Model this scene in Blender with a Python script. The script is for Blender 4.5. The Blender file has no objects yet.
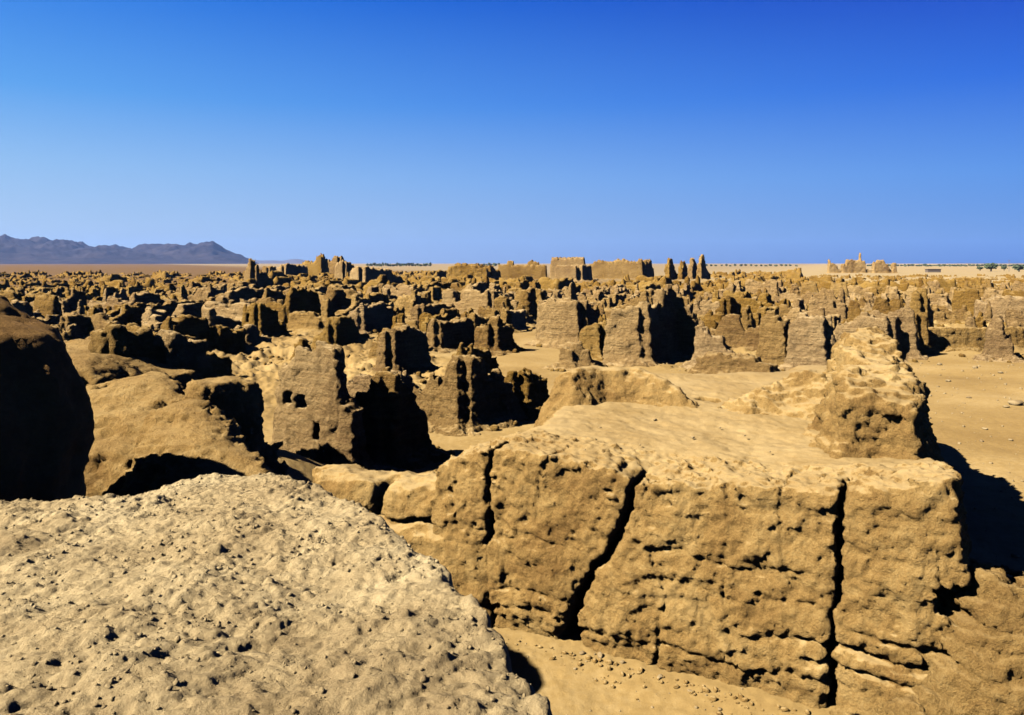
import bpy, math, time
import numpy as np
T0 = time.time()
sc = bpy.context.scene
COL = sc.collection
F = 796.0            # focal length in pixels of the 1024 px wide frame
HC = 6.6             # eye height above the street level
HY = 263.0           # horizon row
rng = np.random.default_rng(11)

# ------------------------------------------------------------------ noise
_prm = np.random.default_rng(3).permutation(256).astype(np.int32)
_prm = np.concatenate([_prm, _prm, _prm])
_g = np.random.default_rng(5).normal(size=(256, 3)); _g /= np.linalg.norm(_g, axis=1)[:, None]
_g = (_g * 1.55).astype(np.float32)

def _noise_chunk(x, y, z):
    xi = np.floor(x); yi = np.floor(y); zi = np.floor(z)
    fx = (x - xi).astype(np.float32); fy = (y - yi).astype(np.float32); fz = (z - zi).astype(np.float32)
    xi = xi.astype(np.int32) & 255; yi = yi.astype(np.int32) & 255; zi = zi.astype(np.int32) & 255
    u = fx*fx*fx*(fx*(fx*6-15)+10); v = fy*fy*fy*(fy*(fy*6-15)+10); w = fz*fz*fz*(fz*(fz*6-15)+10)
    def corner(a, b, c):
        h = _prm[_prm[_prm[xi+a] + yi + b] + zi + c]
        g = _g[h]
        return g[:, 0]*(fx-a) + g[:, 1]*(fy-b) + g[:, 2]*(fz-c)
    x00 = corner(0,0,0); x00 += u*(corner(1,0,0)-x00)
    x10 = corner(0,1,0); x10 += u*(corner(1,1,0)-x10)
    x01 = corner(0,0,1); x01 += u*(corner(1,0,1)-x01)
    x11 = corner(0,1,1); x11 += u*(corner(1,1,1)-x11)
    x00 += v*(x10-x00); x01 += v*(x11-x01)
    return x00 + w*(x01-x00)

def noise(x, y, z):
    x, y, z = np.broadcast_arrays(x, y, z)
    shp = x.shape
    x = x.ravel(); y = y.ravel(); z = z.ravel()
    out = np.empty(x.size, np.float32)
    for i in range(0, x.size, 60000):
        out[i:i+60000] = _noise_chunk(x[i:i+60000], y[i:i+60000], z[i:i+60000])
    return out.reshape(shp)

def fbm(x, y, z, f, octv=4, gain=0.5, billow=False):
    s = 0; a = 1.0
    for o in range(octv):
        n = noise(x*f + 17.3*o, y*f + 5.1*o, z*f + 9.7*o)
        if billow: n = np.abs(n)*2 - 0.45
        s = s + a*n; a *= gain; f *= 2.03
    return s

def smax(a, b, k): return 0.5*(a + b + np.sqrt((a-b)**2 + k*k))
def smin(a, b, k): return 0.5*(a + b - np.sqrt((a-b)**2 + k*k))
def sstep(a, b, x):
    t = np.clip((x-a)/(b-a), 0, 1); return t*t*(3-2*t)

# ------------------------------------------------------------------ surface nets (irregular grid allowed)
def nets(xs, ys, zs, f):
    nx, ny, nz = f.shape
    ins = f < 0
    c = np.zeros((nx-1, ny-1, nz-1), np.int8)
    for i in (0, 1):
        for j in (0, 1):
            for k in (0, 1):
                c += ins[i:nx-1+i, j:ny-1+j, k:nz-1+k]
    mix = (c > 0) & (c < 8)
    I, J, K = np.nonzero(mix)
    idx = np.full(mix.shape, -1, np.int32); idx[I, J, K] = np.arange(I.size)
    val = {}
    for i in (0, 1):
        for j in (0, 1):
            for k in (0, 1):
                val[i, j, k] = f[I+i, J+j, K+k]
    P = np.zeros((I.size, 3)); N = np.zeros(I.size)
    for a, b in [((0,0,0),(1,0,0)),((0,1,0),(1,1,0)),((0,0,1),(1,0,1)),((0,1,1),(1,1,1)),
                 ((0,0,0),(0,1,0)),((1,0,0),(1,1,0)),((0,0,1),(0,1,1)),((1,0,1),(1,1,1)),
                 ((0,0,0),(0,0,1)),((1,0,0),(1,0,1)),((0,1,0),(0,1,1)),((1,1,0),(1,1,1))]:
        va, vb = val[a], val[b]
        m = (va < 0) != (vb < 0)
        t = np.where(m, va/np.where(m, va-vb, 1), 0)
        for ax in range(3):
            P[:, ax] += np.where(m, a[ax] + t*(b[ax]-a[ax]), 0)
        N += m
    P /= N[:, None]
    V = np.empty_like(P)
    for ax, (g, ii) in enumerate(((xs, I), (ys, J), (zs, K))):
        g = np.asarray(g, float)
        V[:, ax] = g[ii] + P[:, ax]*(g[ii+1]-g[ii])
    Q = []
    # edges along x
    m = ins[:-1, 1:-1, 1:-1] != ins[1:, 1:-1, 1:-1]
    i, j, k = np.nonzero(m); j += 1; k += 1
    q = np.stack([idx[i,j-1,k-1], idx[i,j,k-1], idx[i,j,k], idx[i,j-1,k]], 1)
    fl = ~ins[i, j, k]; q[fl] = q[fl][:, ::-1]; Q.append(q)
    m = ins[1:-1, :-1, 1:-1] != ins[1:-1, 1:, 1:-1]
    i, j, k = np.nonzero(m); i += 1; k += 1
    q = np.stack([idx[i-1,j,k-1], idx[i-1,j,k], idx[i,j,k], idx[i,j,k-1]], 1)
    fl = ~ins[i, j, k]; q[fl] = q[fl][:, ::-1]; Q.append(q)
    m = ins[1:-1, 1:-1, :-1] != ins[1:-1, 1:-1, 1:]
    i, j, k = np.nonzero(m); i += 1; j += 1
    q = np.stack([idx[i-1,j-1,k], idx[i,j-1,k], idx[i,j,k], idx[i-1,j,k]], 1)
    fl = ~ins[i, j, k]; q[fl] = q[fl][:, ::-1]; Q.append(q)
    return V, np.concatenate(Q)

def biggest_island(V, Q):
    """keep the one connected piece (flakes cut loose by the erosion are dropped)"""
    n = len(V); lab = np.arange(n)
    for _ in range(400):
        m = lab[Q].min(1); new = lab.copy()
        for c in range(4): np.minimum.at(new, Q[:, c], m)
        new = new[new]
        if (new == lab).all(): break
        lab = new
    u, cnt = np.unique(lab, return_counts=True)
    keep = lab == u[cnt.argmax()]
    mp = np.cumsum(keep) - 1
    return V[keep], mp[Q[keep[Q[:, 0]]]]

def vnormals(V, Q):
    n = np.cross(V[Q[:, 2]]-V[Q[:, 0]], V[Q[:, 3]]-V[Q[:, 1]])
    N = np.zeros_like(V)
    for c in range(4):
        for ax in range(3):
            N[:, ax] += np.bincount(Q[:, c], n[:, ax], len(V))
    return N/(np.linalg.norm(N, axis=1)[:, None]+1e-12)

def mesh(name, V, Q, smooth=True):
    me = bpy.data.meshes.new(name)
    V = np.ascontiguousarray(V, np.float32); Q = np.ascontiguousarray(Q, np.int32)
    k = Q.shape[1]
    me.vertices.add(len(V)); me.vertices.foreach_set('co', V.ravel())
    me.loops.add(Q.size); me.loops.foreach_set('vertex_index', Q.ravel())
    me.polygons.add(len(Q))
    me.polygons.foreach_set('loop_start', np.arange(0, Q.size, k, dtype=np.int32))
    me.polygons.foreach_set('loop_total', np.full(len(Q), k, np.int32))
    me.polygons.foreach_set('use_smooth', np.full(len(Q), smooth))
    me.update(calc_edges=True)
    return me

def link(name, me, mat=None, loc=(0, 0, 0), rz=0.0, parent=None):
    o = bpy.data.objects.new(name, me); COL.objects.link(o)
    o.location = loc; o.rotation_euler = (0, 0, rz)
    if mat is not None and not me.materials: me.materials.append(mat)
    if parent: o.parent = parent
    return o

def tag(o, label=None, cat=None, group=None, kind=None):
    if label: o['label'] = label
    if cat: o['category'] = cat
    if group: o['group'] = group
    if kind or cat: o['kind'] = kind or 'thing'
    return o

def at(px, py, z):
    """point at height z seen at that spot of the photograph"""
    d = (HC - z)*F/(py - HY)
    return (px-512)/F*d, d

def atd(px, d): return (px-512)/F*d, d

# ------------------------------------------------------------------ materials
ALB = 0.36
def earth(name, cols, s1=0.35, bump=0.6, bdist=0.04, fine=55.0, strata=0.25, grit=0.35, dust=0.0, bs_=7.0, tone=False):
    cols = [tuple(v*ALB for v in c) for c in cols]
    m = bpy.data.materials.new(name); m.use_nodes = True
    nt = m.node_tree; N = nt.nodes; L = nt.links
    bs = N['Principled BSDF']; bs.inputs['Roughness'].default_value = 0.95
    bs.inputs['Specular IOR Level'].default_value = 0.06
    geo = N.new('ShaderNodeNewGeometry')
    def nz(scale, detail=6, rough=0.55, vec=None, dist=0.0):
        n = N.new('ShaderNodeTexNoise'); n.inputs['Scale'].default_value = scale
        n.inputs['Detail'].default_value = detail; n.inputs['Roughness'].default_value = rough
        n.inputs['Distortion'].default_value = dist
        L.new(vec or geo.outputs['Position'], n.inputs['Vector']); return n.outputs['Fac']
    def math_(op, a, b=None, c=None):
        n = N.new('ShaderNodeMath'); n.operation = op
        for i, v in enumerate((a, b, c)):
            if v is None: continue
            if isinstance(v, (int, float)): n.inputs[i].default_value = v
            else: L.new(v, n.inputs[i])
        return n.outputs[0]
    big = nz(s1, 8, 0.6, dist=0.4)
    ramp = N.new('ShaderNodeValToRGB'); cr = ramp.color_ramp
    ps = np.linspace(0.3, 0.7, len(cols))
    cr.elements[0].position = ps[0]; cr.elements[0].color = (*cols[0], 1)
    cr.elements[1].position = ps[-1]; cr.elements[1].color = (*cols[-1], 1)
    for p, c in zip(ps[1:-1], cols[1:-1]):
        e = cr.elements.new(p); e.color = (*c, 1)
    # layered beds: noise squeezed vertically
    mp = N.new('ShaderNodeMapping'); L.new(geo.outputs['Position'], mp.inputs['Vector'])
    mp.inputs['Scale'].default_value = (0.35, 0.35, 5.0)
    st = nz(1.6, 5, 0.6, mp.outputs[0], 0.3)
    mid = nz(5.0, 8, 0.65)
    gr = nz(fine, 6, 0.7)
    k = math_('ADD', big, math_('MULTIPLY', math_('SUBTRACT', st, 0.5), strata))
    k = math_('ADD', k, math_('MULTIPLY', math_('SUBTRACT', mid, 0.5), 0.45))
    k = math_('ADD', k, math_('MULTIPLY', math_('SUBTRACT', gr, 0.5), grit))
    L.new(k, ramp.inputs['Fac']); colr = ramp.outputs['Color']; flat = None
    if dust:      # wind-blown dust lies on level tops, bare earth on the steep faces
        sep = N.new('ShaderNodeSeparateXYZ'); L.new(geo.outputs['Normal'], sep.inputs[0])
        flat = N.new('ShaderNodeMapRange'); flat.inputs['From Min'].default_value = .72; flat.inputs['From Max'].default_value = .97
        L.new(math_('ADD', sep.outputs['Z'], math_('MULTIPLY', math_('SUBTRACT', mid, .5), .35)), flat.inputs['Value']); flat = math_('MULTIPLY', flat.outputs[0], dust)
        mx = N.new('ShaderNodeMix'); mx.data_type = 'RGBA'; L.new(flat, mx.inputs['Factor']); L.new(colr, mx.inputs[6])
        r2 = N.new('ShaderNodeValToRGB'); L.new(k, r2.inputs['Fac'])
        r2.color_ramp.elements[0].position = .3; r2.color_ramp.elements[0].color = (.38*ALB, .255*ALB, .105*ALB, 1)
        r2.color_ramp.elements[1].position = .7; r2.color_ramp.elements[1].color = (.53*ALB, .385*ALB, .185*ALB, 1)
        L.new(r2.outputs['Color'], mx.inputs[7]); colr = mx.outputs[2]
    oi = N.new('ShaderNodeObjectInfo'); hv = N.new('ShaderNodeHueSaturation'); L.new(colr, hv.inputs['Color'])
    L.new(math_('MULTIPLY_ADD', oi.outputs['Random'], .34, .80), hv.inputs['Value']); L.new(math_('MULTIPLY_ADD', oi.outputs['Random'], -.25, 1.12), hv.inputs['Saturation'])
    L.new(hv.outputs[0] if tone else colr, bs.inputs['Base Color'])
    h = math_('ADD', math_('MULTIPLY', nz(bs_, 10, 0.74), 1.0), math_('MULTIPLY', nz(fine*0.6, 6, 0.7), 0.25))
    h = math_('ADD', h, math_('MULTIPLY', st, 0.55*strata))
    b = N.new('ShaderNodeBump'); b.inputs['Strength'].default_value = bump; b.inputs['Distance'].default_value = bdist
    if flat is not None: L.new(math_('SUBTRACT', bump, math_('MULTIPLY', flat, bump*0.75)), b.inputs['Strength'])
    L.new(h, b.inputs['Height']); L.new(b.outputs[0], bs.inputs['Normal'])
    return m

def plain(name, col, rough=0.8):
    m = bpy.data.materials.new(name); m.use_nodes = True
    nt = m.node_tree; bs = nt.nodes['Principled BSDF']; bs.inputs['Roughness'].default_value = rough
    n = nt.nodes.new('ShaderNodeTexNoise'); n.inputs['Scale'].default_value = 3.0; n.inputs['Detail'].default_value = 5
    r = nt.nodes.new('ShaderNodeValToRGB')
    r.color_ramp.elements[0].position = .3; r.color_ramp.elements[0].color = (*[c*0.65 for c in col], 1)
    r.color_ramp.elements[1].position = .7; r.color_ramp.elements[1].color = (*[min(1, c*1.3) for c in col], 1)
    nt.links.new(n.outputs['Fac'], r.inputs['Fac']); nt.links.new(r.outputs['Color'], bs.inputs['Base Color'])
    return m

M_BLOCK = earth('block_earth', [(.28,.160,.052), (.435,.270,.093), (.565,.380,.150)], 0.6, 1.0, 0.12, 40, dust=1.0, grit=.6)
M_HUMP = earth('hump_earth', [(.28,.160,.052), (.435,.270,.093), (.565,.380,.150)], 0.6, 1.0, 0.2, 40, dust=.35, grit=.6, bs_=4.0)
M_CITY = earth('city_earth', [(.24,.134,.044), (.405,.248,.085), (.57,.375,.145)], 0.10, 1.0, 0.5, 18, strata=.5, dust=.7, bs_=2.6, tone=True, grit=.6)
M_CRUST = earth('pale_crust', [(.35,.255,.135), (.48,.365,.20), (.60,.475,.275)], 0.9, 0.9, 0.04, 70, 0.0, 0.7)
M_SAND = earth('sandy_ground', [(.32,.205,.075), (.42,.28,.108), (.54,.385,.175)], 0.12, 0.45, 0.04, 45, 0.0)
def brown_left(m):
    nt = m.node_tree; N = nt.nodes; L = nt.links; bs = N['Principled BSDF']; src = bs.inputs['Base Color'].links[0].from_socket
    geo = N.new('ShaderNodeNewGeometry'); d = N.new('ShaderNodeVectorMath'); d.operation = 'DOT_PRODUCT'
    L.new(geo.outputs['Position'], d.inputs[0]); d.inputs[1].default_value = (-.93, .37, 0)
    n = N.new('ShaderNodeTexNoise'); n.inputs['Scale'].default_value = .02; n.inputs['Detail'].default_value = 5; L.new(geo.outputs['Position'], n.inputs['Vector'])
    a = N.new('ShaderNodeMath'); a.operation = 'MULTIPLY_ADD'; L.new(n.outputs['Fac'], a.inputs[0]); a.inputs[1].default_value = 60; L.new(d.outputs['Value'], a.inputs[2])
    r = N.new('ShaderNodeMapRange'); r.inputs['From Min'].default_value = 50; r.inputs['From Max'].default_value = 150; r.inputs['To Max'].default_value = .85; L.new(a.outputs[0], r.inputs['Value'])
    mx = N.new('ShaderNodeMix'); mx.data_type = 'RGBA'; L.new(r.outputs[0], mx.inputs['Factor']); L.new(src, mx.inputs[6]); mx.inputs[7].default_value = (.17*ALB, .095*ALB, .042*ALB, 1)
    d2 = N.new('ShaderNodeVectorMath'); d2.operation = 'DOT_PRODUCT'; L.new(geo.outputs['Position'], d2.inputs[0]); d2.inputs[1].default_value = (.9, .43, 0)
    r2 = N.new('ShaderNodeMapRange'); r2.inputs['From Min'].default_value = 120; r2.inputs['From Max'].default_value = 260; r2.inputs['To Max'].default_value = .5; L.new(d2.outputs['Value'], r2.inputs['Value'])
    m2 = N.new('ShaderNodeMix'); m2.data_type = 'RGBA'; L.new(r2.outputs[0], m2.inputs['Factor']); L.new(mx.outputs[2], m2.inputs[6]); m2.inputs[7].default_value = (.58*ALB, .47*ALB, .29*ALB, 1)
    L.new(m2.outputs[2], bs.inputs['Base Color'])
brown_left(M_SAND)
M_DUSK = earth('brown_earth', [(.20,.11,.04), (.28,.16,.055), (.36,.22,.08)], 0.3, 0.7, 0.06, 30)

# ------------------------------------------------------------------ solid earth shapes
def polydist(poly, X, Y):
    """signed distance to a polygon in plan, negative inside"""
    d = np.full(X.shape, 1e9); ins = np.zeros(X.shape, bool)
    n = len(poly)
    for i in range(n):
        ax, ay = poly[i]; bx, by = poly[(i+1) % n]
        ex, ey = bx-ax, by-ay
        wx, wy = X-ax, Y-ay
        t = np.clip((wx*ex+wy*ey)/(ex*ex+ey*ey+1e-12), 0, 1)
        d = np.minimum(d, (wx-ex*t)**2 + (wy-ey*t)**2)
        cnd = ((ay <= Y) & (by > Y)) | ((by <= Y) & (ay > Y))
        with np.errstate(divide='ignore', invalid='ignore'):
            xi = ax + (Y-ay)/(by-ay if by != ay else 1e-9)*ex
        ins ^= cnd & (X < xi)
    d = np.sqrt(d)
    return np.where(ins, -d, d)

WARP = 0.5
def grade(a, b, fn):
    out = [a]
    while out[-1] < b: out.append(out[-1] + fn(out[-1]))
    return np.array(out)

def finish(name, xs, ys, zs, f, mat, rough=1.0, fine=0.03, island=True):
    V, Q = nets(xs, ys, zs, f)
    if island: V, Q = biggest_island(V, Q)
    if fine > 0:
        N = vnormals(V, Q)
        x, y, z = V.T
        dsp = fine*(0.45*fbm(x, y, z, 2.6, 2, 0.6, True) + 0.45*fbm(x, y, z, 6.5, 2, 0.6, True) + 0.9*fbm(x, y, z, 5.5, 3, 0.75)) + 0.22*fine*noise(x*0.9, y*0.9, z*9)
        V = V + N*(dsp*(1-0.75*sstep(.75, .95, N[:, 2])))[:, None]
    return mesh(name, V, Q)

def block(name, poly, top, zb, mat, vox, batter=0.12, rnd=0.25, warp=0.08, wl=1.4, ledge=0.05, fine=0.03, extra=None, pad=0.5, ztop=None, groove=0.06):
    """eroded earth body: plan polygon, top surface, battered sides, noise, optional carving; world coordinates"""
    poly = np.asarray(poly, float)
    x0, y0 = poly.min(0)-pad; x1, y1 = poly.max(0)+pad
    if callable(vox): vx, vy, vz = vox
    else: vx = vy = vz = None
    xs = np.arange(x0, x1+vox, vox); ys = np.arange(y0, y1+vox, vox)
    X, Y = np.meshgrid(xs, ys, indexing='ij')
    h = top(X, Y) if callable(top) else np.full(X.shape, float(top))
    zt = ztop or float(h.max())+0.5
    zs = np.arange(zb, zt+vox, vox)
    return _block(name, poly, xs, ys, zs, h, zb, mat, batter, rnd, warp, wl, ledge, fine, extra, groove)

def _block(name, poly, xs, ys, zs, h, zb, mat, batter, rnd, warp, wl, ledge, fine, extra, groove):
    X, Y = np.meshgrid(xs, ys, indexing='ij')
    d2 = polydist(poly, X, Y).astype(np.float32)
    Z = zs[None, None, :].astype(np.float32)
    hh = h[:, :, None].astype(np.float32)
    f = smax(Z-hh, d2[:, :, None] + batter*(Z-hh), rnd).astype(np.float32)
    band = np.abs(f) < (warp*1.6+ledge+groove+0.1)
    I, J, K = np.nonzero(band)
    x, y, z = xs[I], ys[J], zs[K]
    up = sstep(-0.25, 0.05, (z - h[I, J]))          # 1 on the top surface
    n = WARP*warp*fbm(x, y, z, 1/wl, 3, 0.6)
    n += ledge*noise(x*0.5, y*0.5, z*3.2)*(1-up)
    n += groove*(np.abs(noise(x*1.3, y*1.3, z*0.22))*2-0.4)*(1-up)
    f[I, J, K] += n*(1-0.6*up)
    if extra is not None: f = extra(f, X, Y, Z, xs, ys, zs)
    return finish(name, xs, ys, zs, f, mat, fine=fine)

# a ruin made of walls; local frame: u along the lit faces, v along the dark faces
def ruin_mesh(name, walls, vox, seed, base=0.35, warp=0.07, mounds=(), pad=1.7, fine=0.06, holes=(), deep=0.7, jagk=1.0):
    """walls: (u0,v0,u1,v1,thick,[heights...])"""
    r = np.random.default_rng(seed)
    P = np.array([(w[0], w[1]) for w in walls]+[(w[2], w[3]) for w in walls]+[(m[0]+s*m[2], m[1]+t*m[3]) for m in mounds for s in (-1,1) for t in (-1,1)])
    tm = max([w[4] for w in walls] + [0.3])
    x0, y0 = P.min(0)-pad-tm/2; x1, y1 = P.max(0)+pad+tm/2
    zt = max([max(w[5]) for w in walls]+[m[4] for m in mounds])+0.5
    xs = np.arange(x0, x1+vox, vox); ys = np.arange(y0, y1+vox, vox); zs = np.arange(-deep, zt+vox, vox)
    X, Y = np.meshgrid(xs, ys, indexing='ij'); Z = zs[None, None, :]
    f = None; base_d = None
    jag = fbm(X, Y, np.full(X.shape, seed*1.7), 0.9, 3, 0.6)
    stp = noise(X*1.1, Y*1.1, np.full(X.shape, seed*3.1+0.5))
    for (u0, v0, u1, v1, th, hs) in walls:
        L = math.hypot(u1-u0, v1-v0)+1e-6; eu, ev = (u1-u0)/L, (v1-v0)/L
        s = (X-u0)*eu + (Y-v0)*ev; d = np.abs(-(X-u0)*ev + (Y-v0)*eu)
        hs = np.asarray(hs, float); k = np.linspace(0, L, len(hs)) if len(hs) > 1 else np.array([0.0])
        if len(hs) > 1:      # walls break in steps rather than slopes
            q = np.clip(s/L, 0, 1)*(len(hs)-1) + 0.25*jag; q = np.clip(q, 0, len(hs)-1.001); qi = np.floor(q).astype(int); qf = sstep(.36, .64, q-qi)
            h = hs[qi]*(1-qf) + hs[qi+1]*qf
        else: h = np.full(s.shape, hs[0])
        hm = hs.max()
        h = h + jagk*(0.045*hm*jag + 0.07*hm*np.sign(stp)*(np.abs(stp) > 0.25))
        end = np.maximum(-s, s-L)
        side = d - th/2
        pl = smax(side, end, 0.05)
        g = smax(pl[:, :, None] + 0.07*(Z-0.5*hm), Z - h[:, :, None], 0.06)
        f = g if f is None else smin(f, g, 0.05)
        base_d = pl if base_d is None else np.minimum(base_d, pl)
    for (mu, mv, ru, rv, mh) in mounds:
        q = np.sqrt(((X-mu)/ru)**2 + ((Y-mv)/rv)**2)
        g = (Z - mh*(1-q**2)[:, :, None])*0.7
        f = g if f is None else smin(f, g, 0.2)
    if base > 0 and base_d is not None:     # skirt of fallen earth that joins the walls
        g = (Z - (base*(1 - base_d/0.7) + 0.3*base*jag)[:, :, None])*0.7
        f = smin(f, g, 0.15)
    f = f.astype(np.float32)
    I, J, K = np.nonzero(np.abs(f) < warp*1.8+0.12)
    x, y, z = xs[I]+seed*13.7, ys[J]+seed*7.1, zs[K]
    f[I, J, K] += warp*fbm(x, y, z, 0.8, 3, 0.55) + 0.08*noise(x*0.4, y*0.4, z*2.6) + 0.07*(np.abs(noise(x*1.2, y*1.2, z*0.2))*2-0.4)
    for (hu, hv, hz, ru, rv, rz) in holes:
        q = np.maximum(np.maximum(np.abs(X-hu)/ru, np.abs(Y-hv)/rv)[:, :, None], np.abs(Z-hz)/rz)
        f = np.maximum(f, ((1-q)*min(ru, rz)).astype(np.float32))
    V, Q = biggest_island(*nets(xs, ys, zs, f))
    N = vnormals(V, Q); x, y, z = V.T
    V = V + N*(fine*(fbm(x+seed*3, y, z, 2.4, 2, 0.6, True)+0.6*fbm(x, y+seed, z, 6.0, 2, 0.6)))[:, None]
    return mesh(name, V, Q)

GRID = math.radians(-30)      # the town's streets
A1 = np.array([math.cos(GRID), math.sin(GRID)]); A2 = np.array([-A1[1], A1[0]])

# ------------------------------------------------------------------ ground
SMOOTH = [at(470, 425, 0)+(7,), at(530, 352, 0)+(8,), at(545, 335, 0)+(7,), (22, 40, 12), (16, 24, 9), (18, 31, 9), (14, 17, 6), (27, 52, 10), (2.5, 11, 4), (6, 42, 9), (-4, 30, 6)]
def gz(x, y):
    d = np.hypot(x, y)
    rough = sstep(26, 48, y)*(1-sstep(380, 520, d))*np.where(np.abs(x) < 900, 1, 0)
    for (cx, cy, r) in SMOOTH:
        rough = rough*sstep(0.6*r, 1.3*r, np.hypot(x-cx, (y-cy)*0.75))
    zz = np.zeros(x.shape)
    z = 0.3*noise(x*0.05, y*0.05, zz) + 0.10*noise(x*0.25, y*0.25, zz+3)
    z += rough*(0.45*np.maximum(fbm(x, y, zz+7, 0.22, 3, 0.55, True), -0.3) + 0.22*fbm(x, y, zz+11, 0.9, 4, 0.65))
    z += sstep(18, 12, y)*0.34*sstep(14, 6, x)
    dep = (x+3.62)*0.471 + (y-15.0)*0.882; al = (x+3.62)*0.882 - (y-15.0)*0.471
    z += 0.07*sstep(-1.2, 0.1, dep + 0.25*noise(x*1.3, y*1.3, zz+5))*sstep(1.0, 0.5, dep)*sstep(2.6, 3.4, al)*sstep(11, 10, al)
    near = sstep(60, 20, d)
    z += near*(0.03*fbm(x, y, zz, 1.1, 3) + 0.012*fbm(x, y, zz, 5, 2))
    # lower shelf to the left behind the near walls
    z += 1.6*sstep(-3.0, -7.0, x)*sstep(9, 12, y)*sstep(27, 21, y)
    return z

def build_ground():
    th = []
    a = -math.pi
    while a < math.pi-1e-6:
        th.append(a); a += 0.0016 if abs(a) < 0.66 else 0.03
    th = np.array(th)
    r = grade(1.0, 30.0, lambda r: max(0.04, r*0.006)); r = np.concatenate([r, grade(r[-1], 420, lambda r: r*0.0042)[1:]])
    r = np.concatenate([r, grade(r[-1], 10800, lambda r: r*0.06)[1:]])
    R, TH = np.meshgrid(r, th, indexing='ij')
    X = R*np.sin(TH); Y = R*np.cos(TH)
    Z = gz(X, Y) - sstep(3000, 20000, R)*1.0
    V = np.stack([X, Y, Z], -1).reshape(-1, 3)
    nr, nt = R.shape
    i = np.arange(nr-1)[:, None]*nt; j = np.arange(nt)[None, :]; jn = (j+1) % nt
    Q = np.stack(np.broadcast_arrays(i+j, i+jn, i+nt+jn, i+nt+j), -1).reshape(-1, 4)
    V = np.vstack([V, [[0, 0, 0]]])
    o = link('ground', mesh('ground', V, Q), M_SAND); tag(o, kind='structure')
build_ground()
print('ground', time.time()-T0)

# ------------------------------------------------------------------ near: the crust the photographer stands on
CRUST_V = []
def patch_at(x, y): return sstep(-0.3, 0.5, noise(x*0.9, y*0.9, 0*x+21))
def crust():
    vox = 0.0145
    poly = [(-2.15, 7.45), (-1.45, 6.5), (-0.62, 5.15), (-0.15, 4.1), (0.16, 3.2), (0.45, 2.0), (1.2, 0.2), (1.0, -2.6), (-3, -3.2), (-8.2, -2.5), (-8.6, 3), (-6.5, 6.0), (-5.0, 6.35), (-4.0, 6.5), (-3.2, 6.75), (-2.6, 7.35)]
    xs = np.concatenate([grade(-9.2, -4.8, lambda v: 0.05), grade(-4.78, 0.9, lambda v: vox), grade(0.93, 2.0, lambda v: 0.06)])
    ys = np.concatenate([grade(-3.8, 1.8, lambda v: 0.07), grade(1.86, 8.2, lambda v: vox)])
    zs = np.concatenate([grade(-0.3, 4.0, lambda v: 0.09), grade(4.05, 5.5, lambda v: vox)])
    X, Y = np.meshgrid(xs, ys, indexing='ij'); O = np.zeros(X.shape)
    h = 4.98 - 0.035*Y + 0.02*(X+1) + 0.06*noise(X*0.5, Y*0.5, O)
    h += 0.05*fbm(X, Y, O, 1.3, 3, 0.5)
    # lumpy salt crust: elongated lumps and pits, tilted across the light
    c, s = math.cos(0.6), math.sin(0.6)
    U, W = X*c+Y*s, -X*s+Y*c
    h += 0.022*fbm(U*0.7, W*1.3, O+4, 3.2, 4, 0.62, True)
    h += 0.012*fbm(U*0.8, W*1.2, O+44, 8.5, 3, 0.7, True)
    pit = noise(U*3.0, W*5.5, O+8)+0.5*noise(U*8, W*13, O+2)
    h -= 0.034*sstep(0.34, 0.6, pit)*(0.3+0.7*patch_at(X, Y))
    lump = noise(U*5, W*8, O+15)+0.6*noise(U*12, W*17, O+1)
    patch = sstep(-0.15, 0.45, noise(X*0.9, Y*0.9, O+21))
    h += patch*0.022*sstep(0.3, 0.6, lump)
    h += 0.007*fbm(X, Y, O+31, 18, 2, 0.6)
    me = _block('earth_crust', poly, xs, ys, zs, h, -0.3, M_CRUST, 0.10, 0.07, 0.14, 0.7, 0.06, 0.0, None, 0.06)
    V = np.empty(len(me.vertices)*3, np.float32); me.vertices.foreach_get('co', V); V = V.reshape(-1, 3).astype(float)
    Q = np.empty(len(me.polygons)*4, np.int32); me.loops.foreach_get('vertex_index', Q); Q = Q.reshape(-1, 4)
    N = vnormals(V, Q); x, y, z = V.T
    V = V + N*(0.006*fbm(x, y, z, 13, 2, 0.7, True)*(0.35+patch_at(x, y)) + 0.0035*fbm(x, y, z, 27, 2, 0.7))[:, None]
    me = mesh('earth_crust', V, Q); CRUST_V.append((V, N))
    o = link('earth_mound', me, M_CRUST)
    tag(o, 'broad pale crusty mud wall top, pitted and crumbling, nearest to the viewer', 'earth mound')
crust()
print('crust', time.time()-T0)

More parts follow.
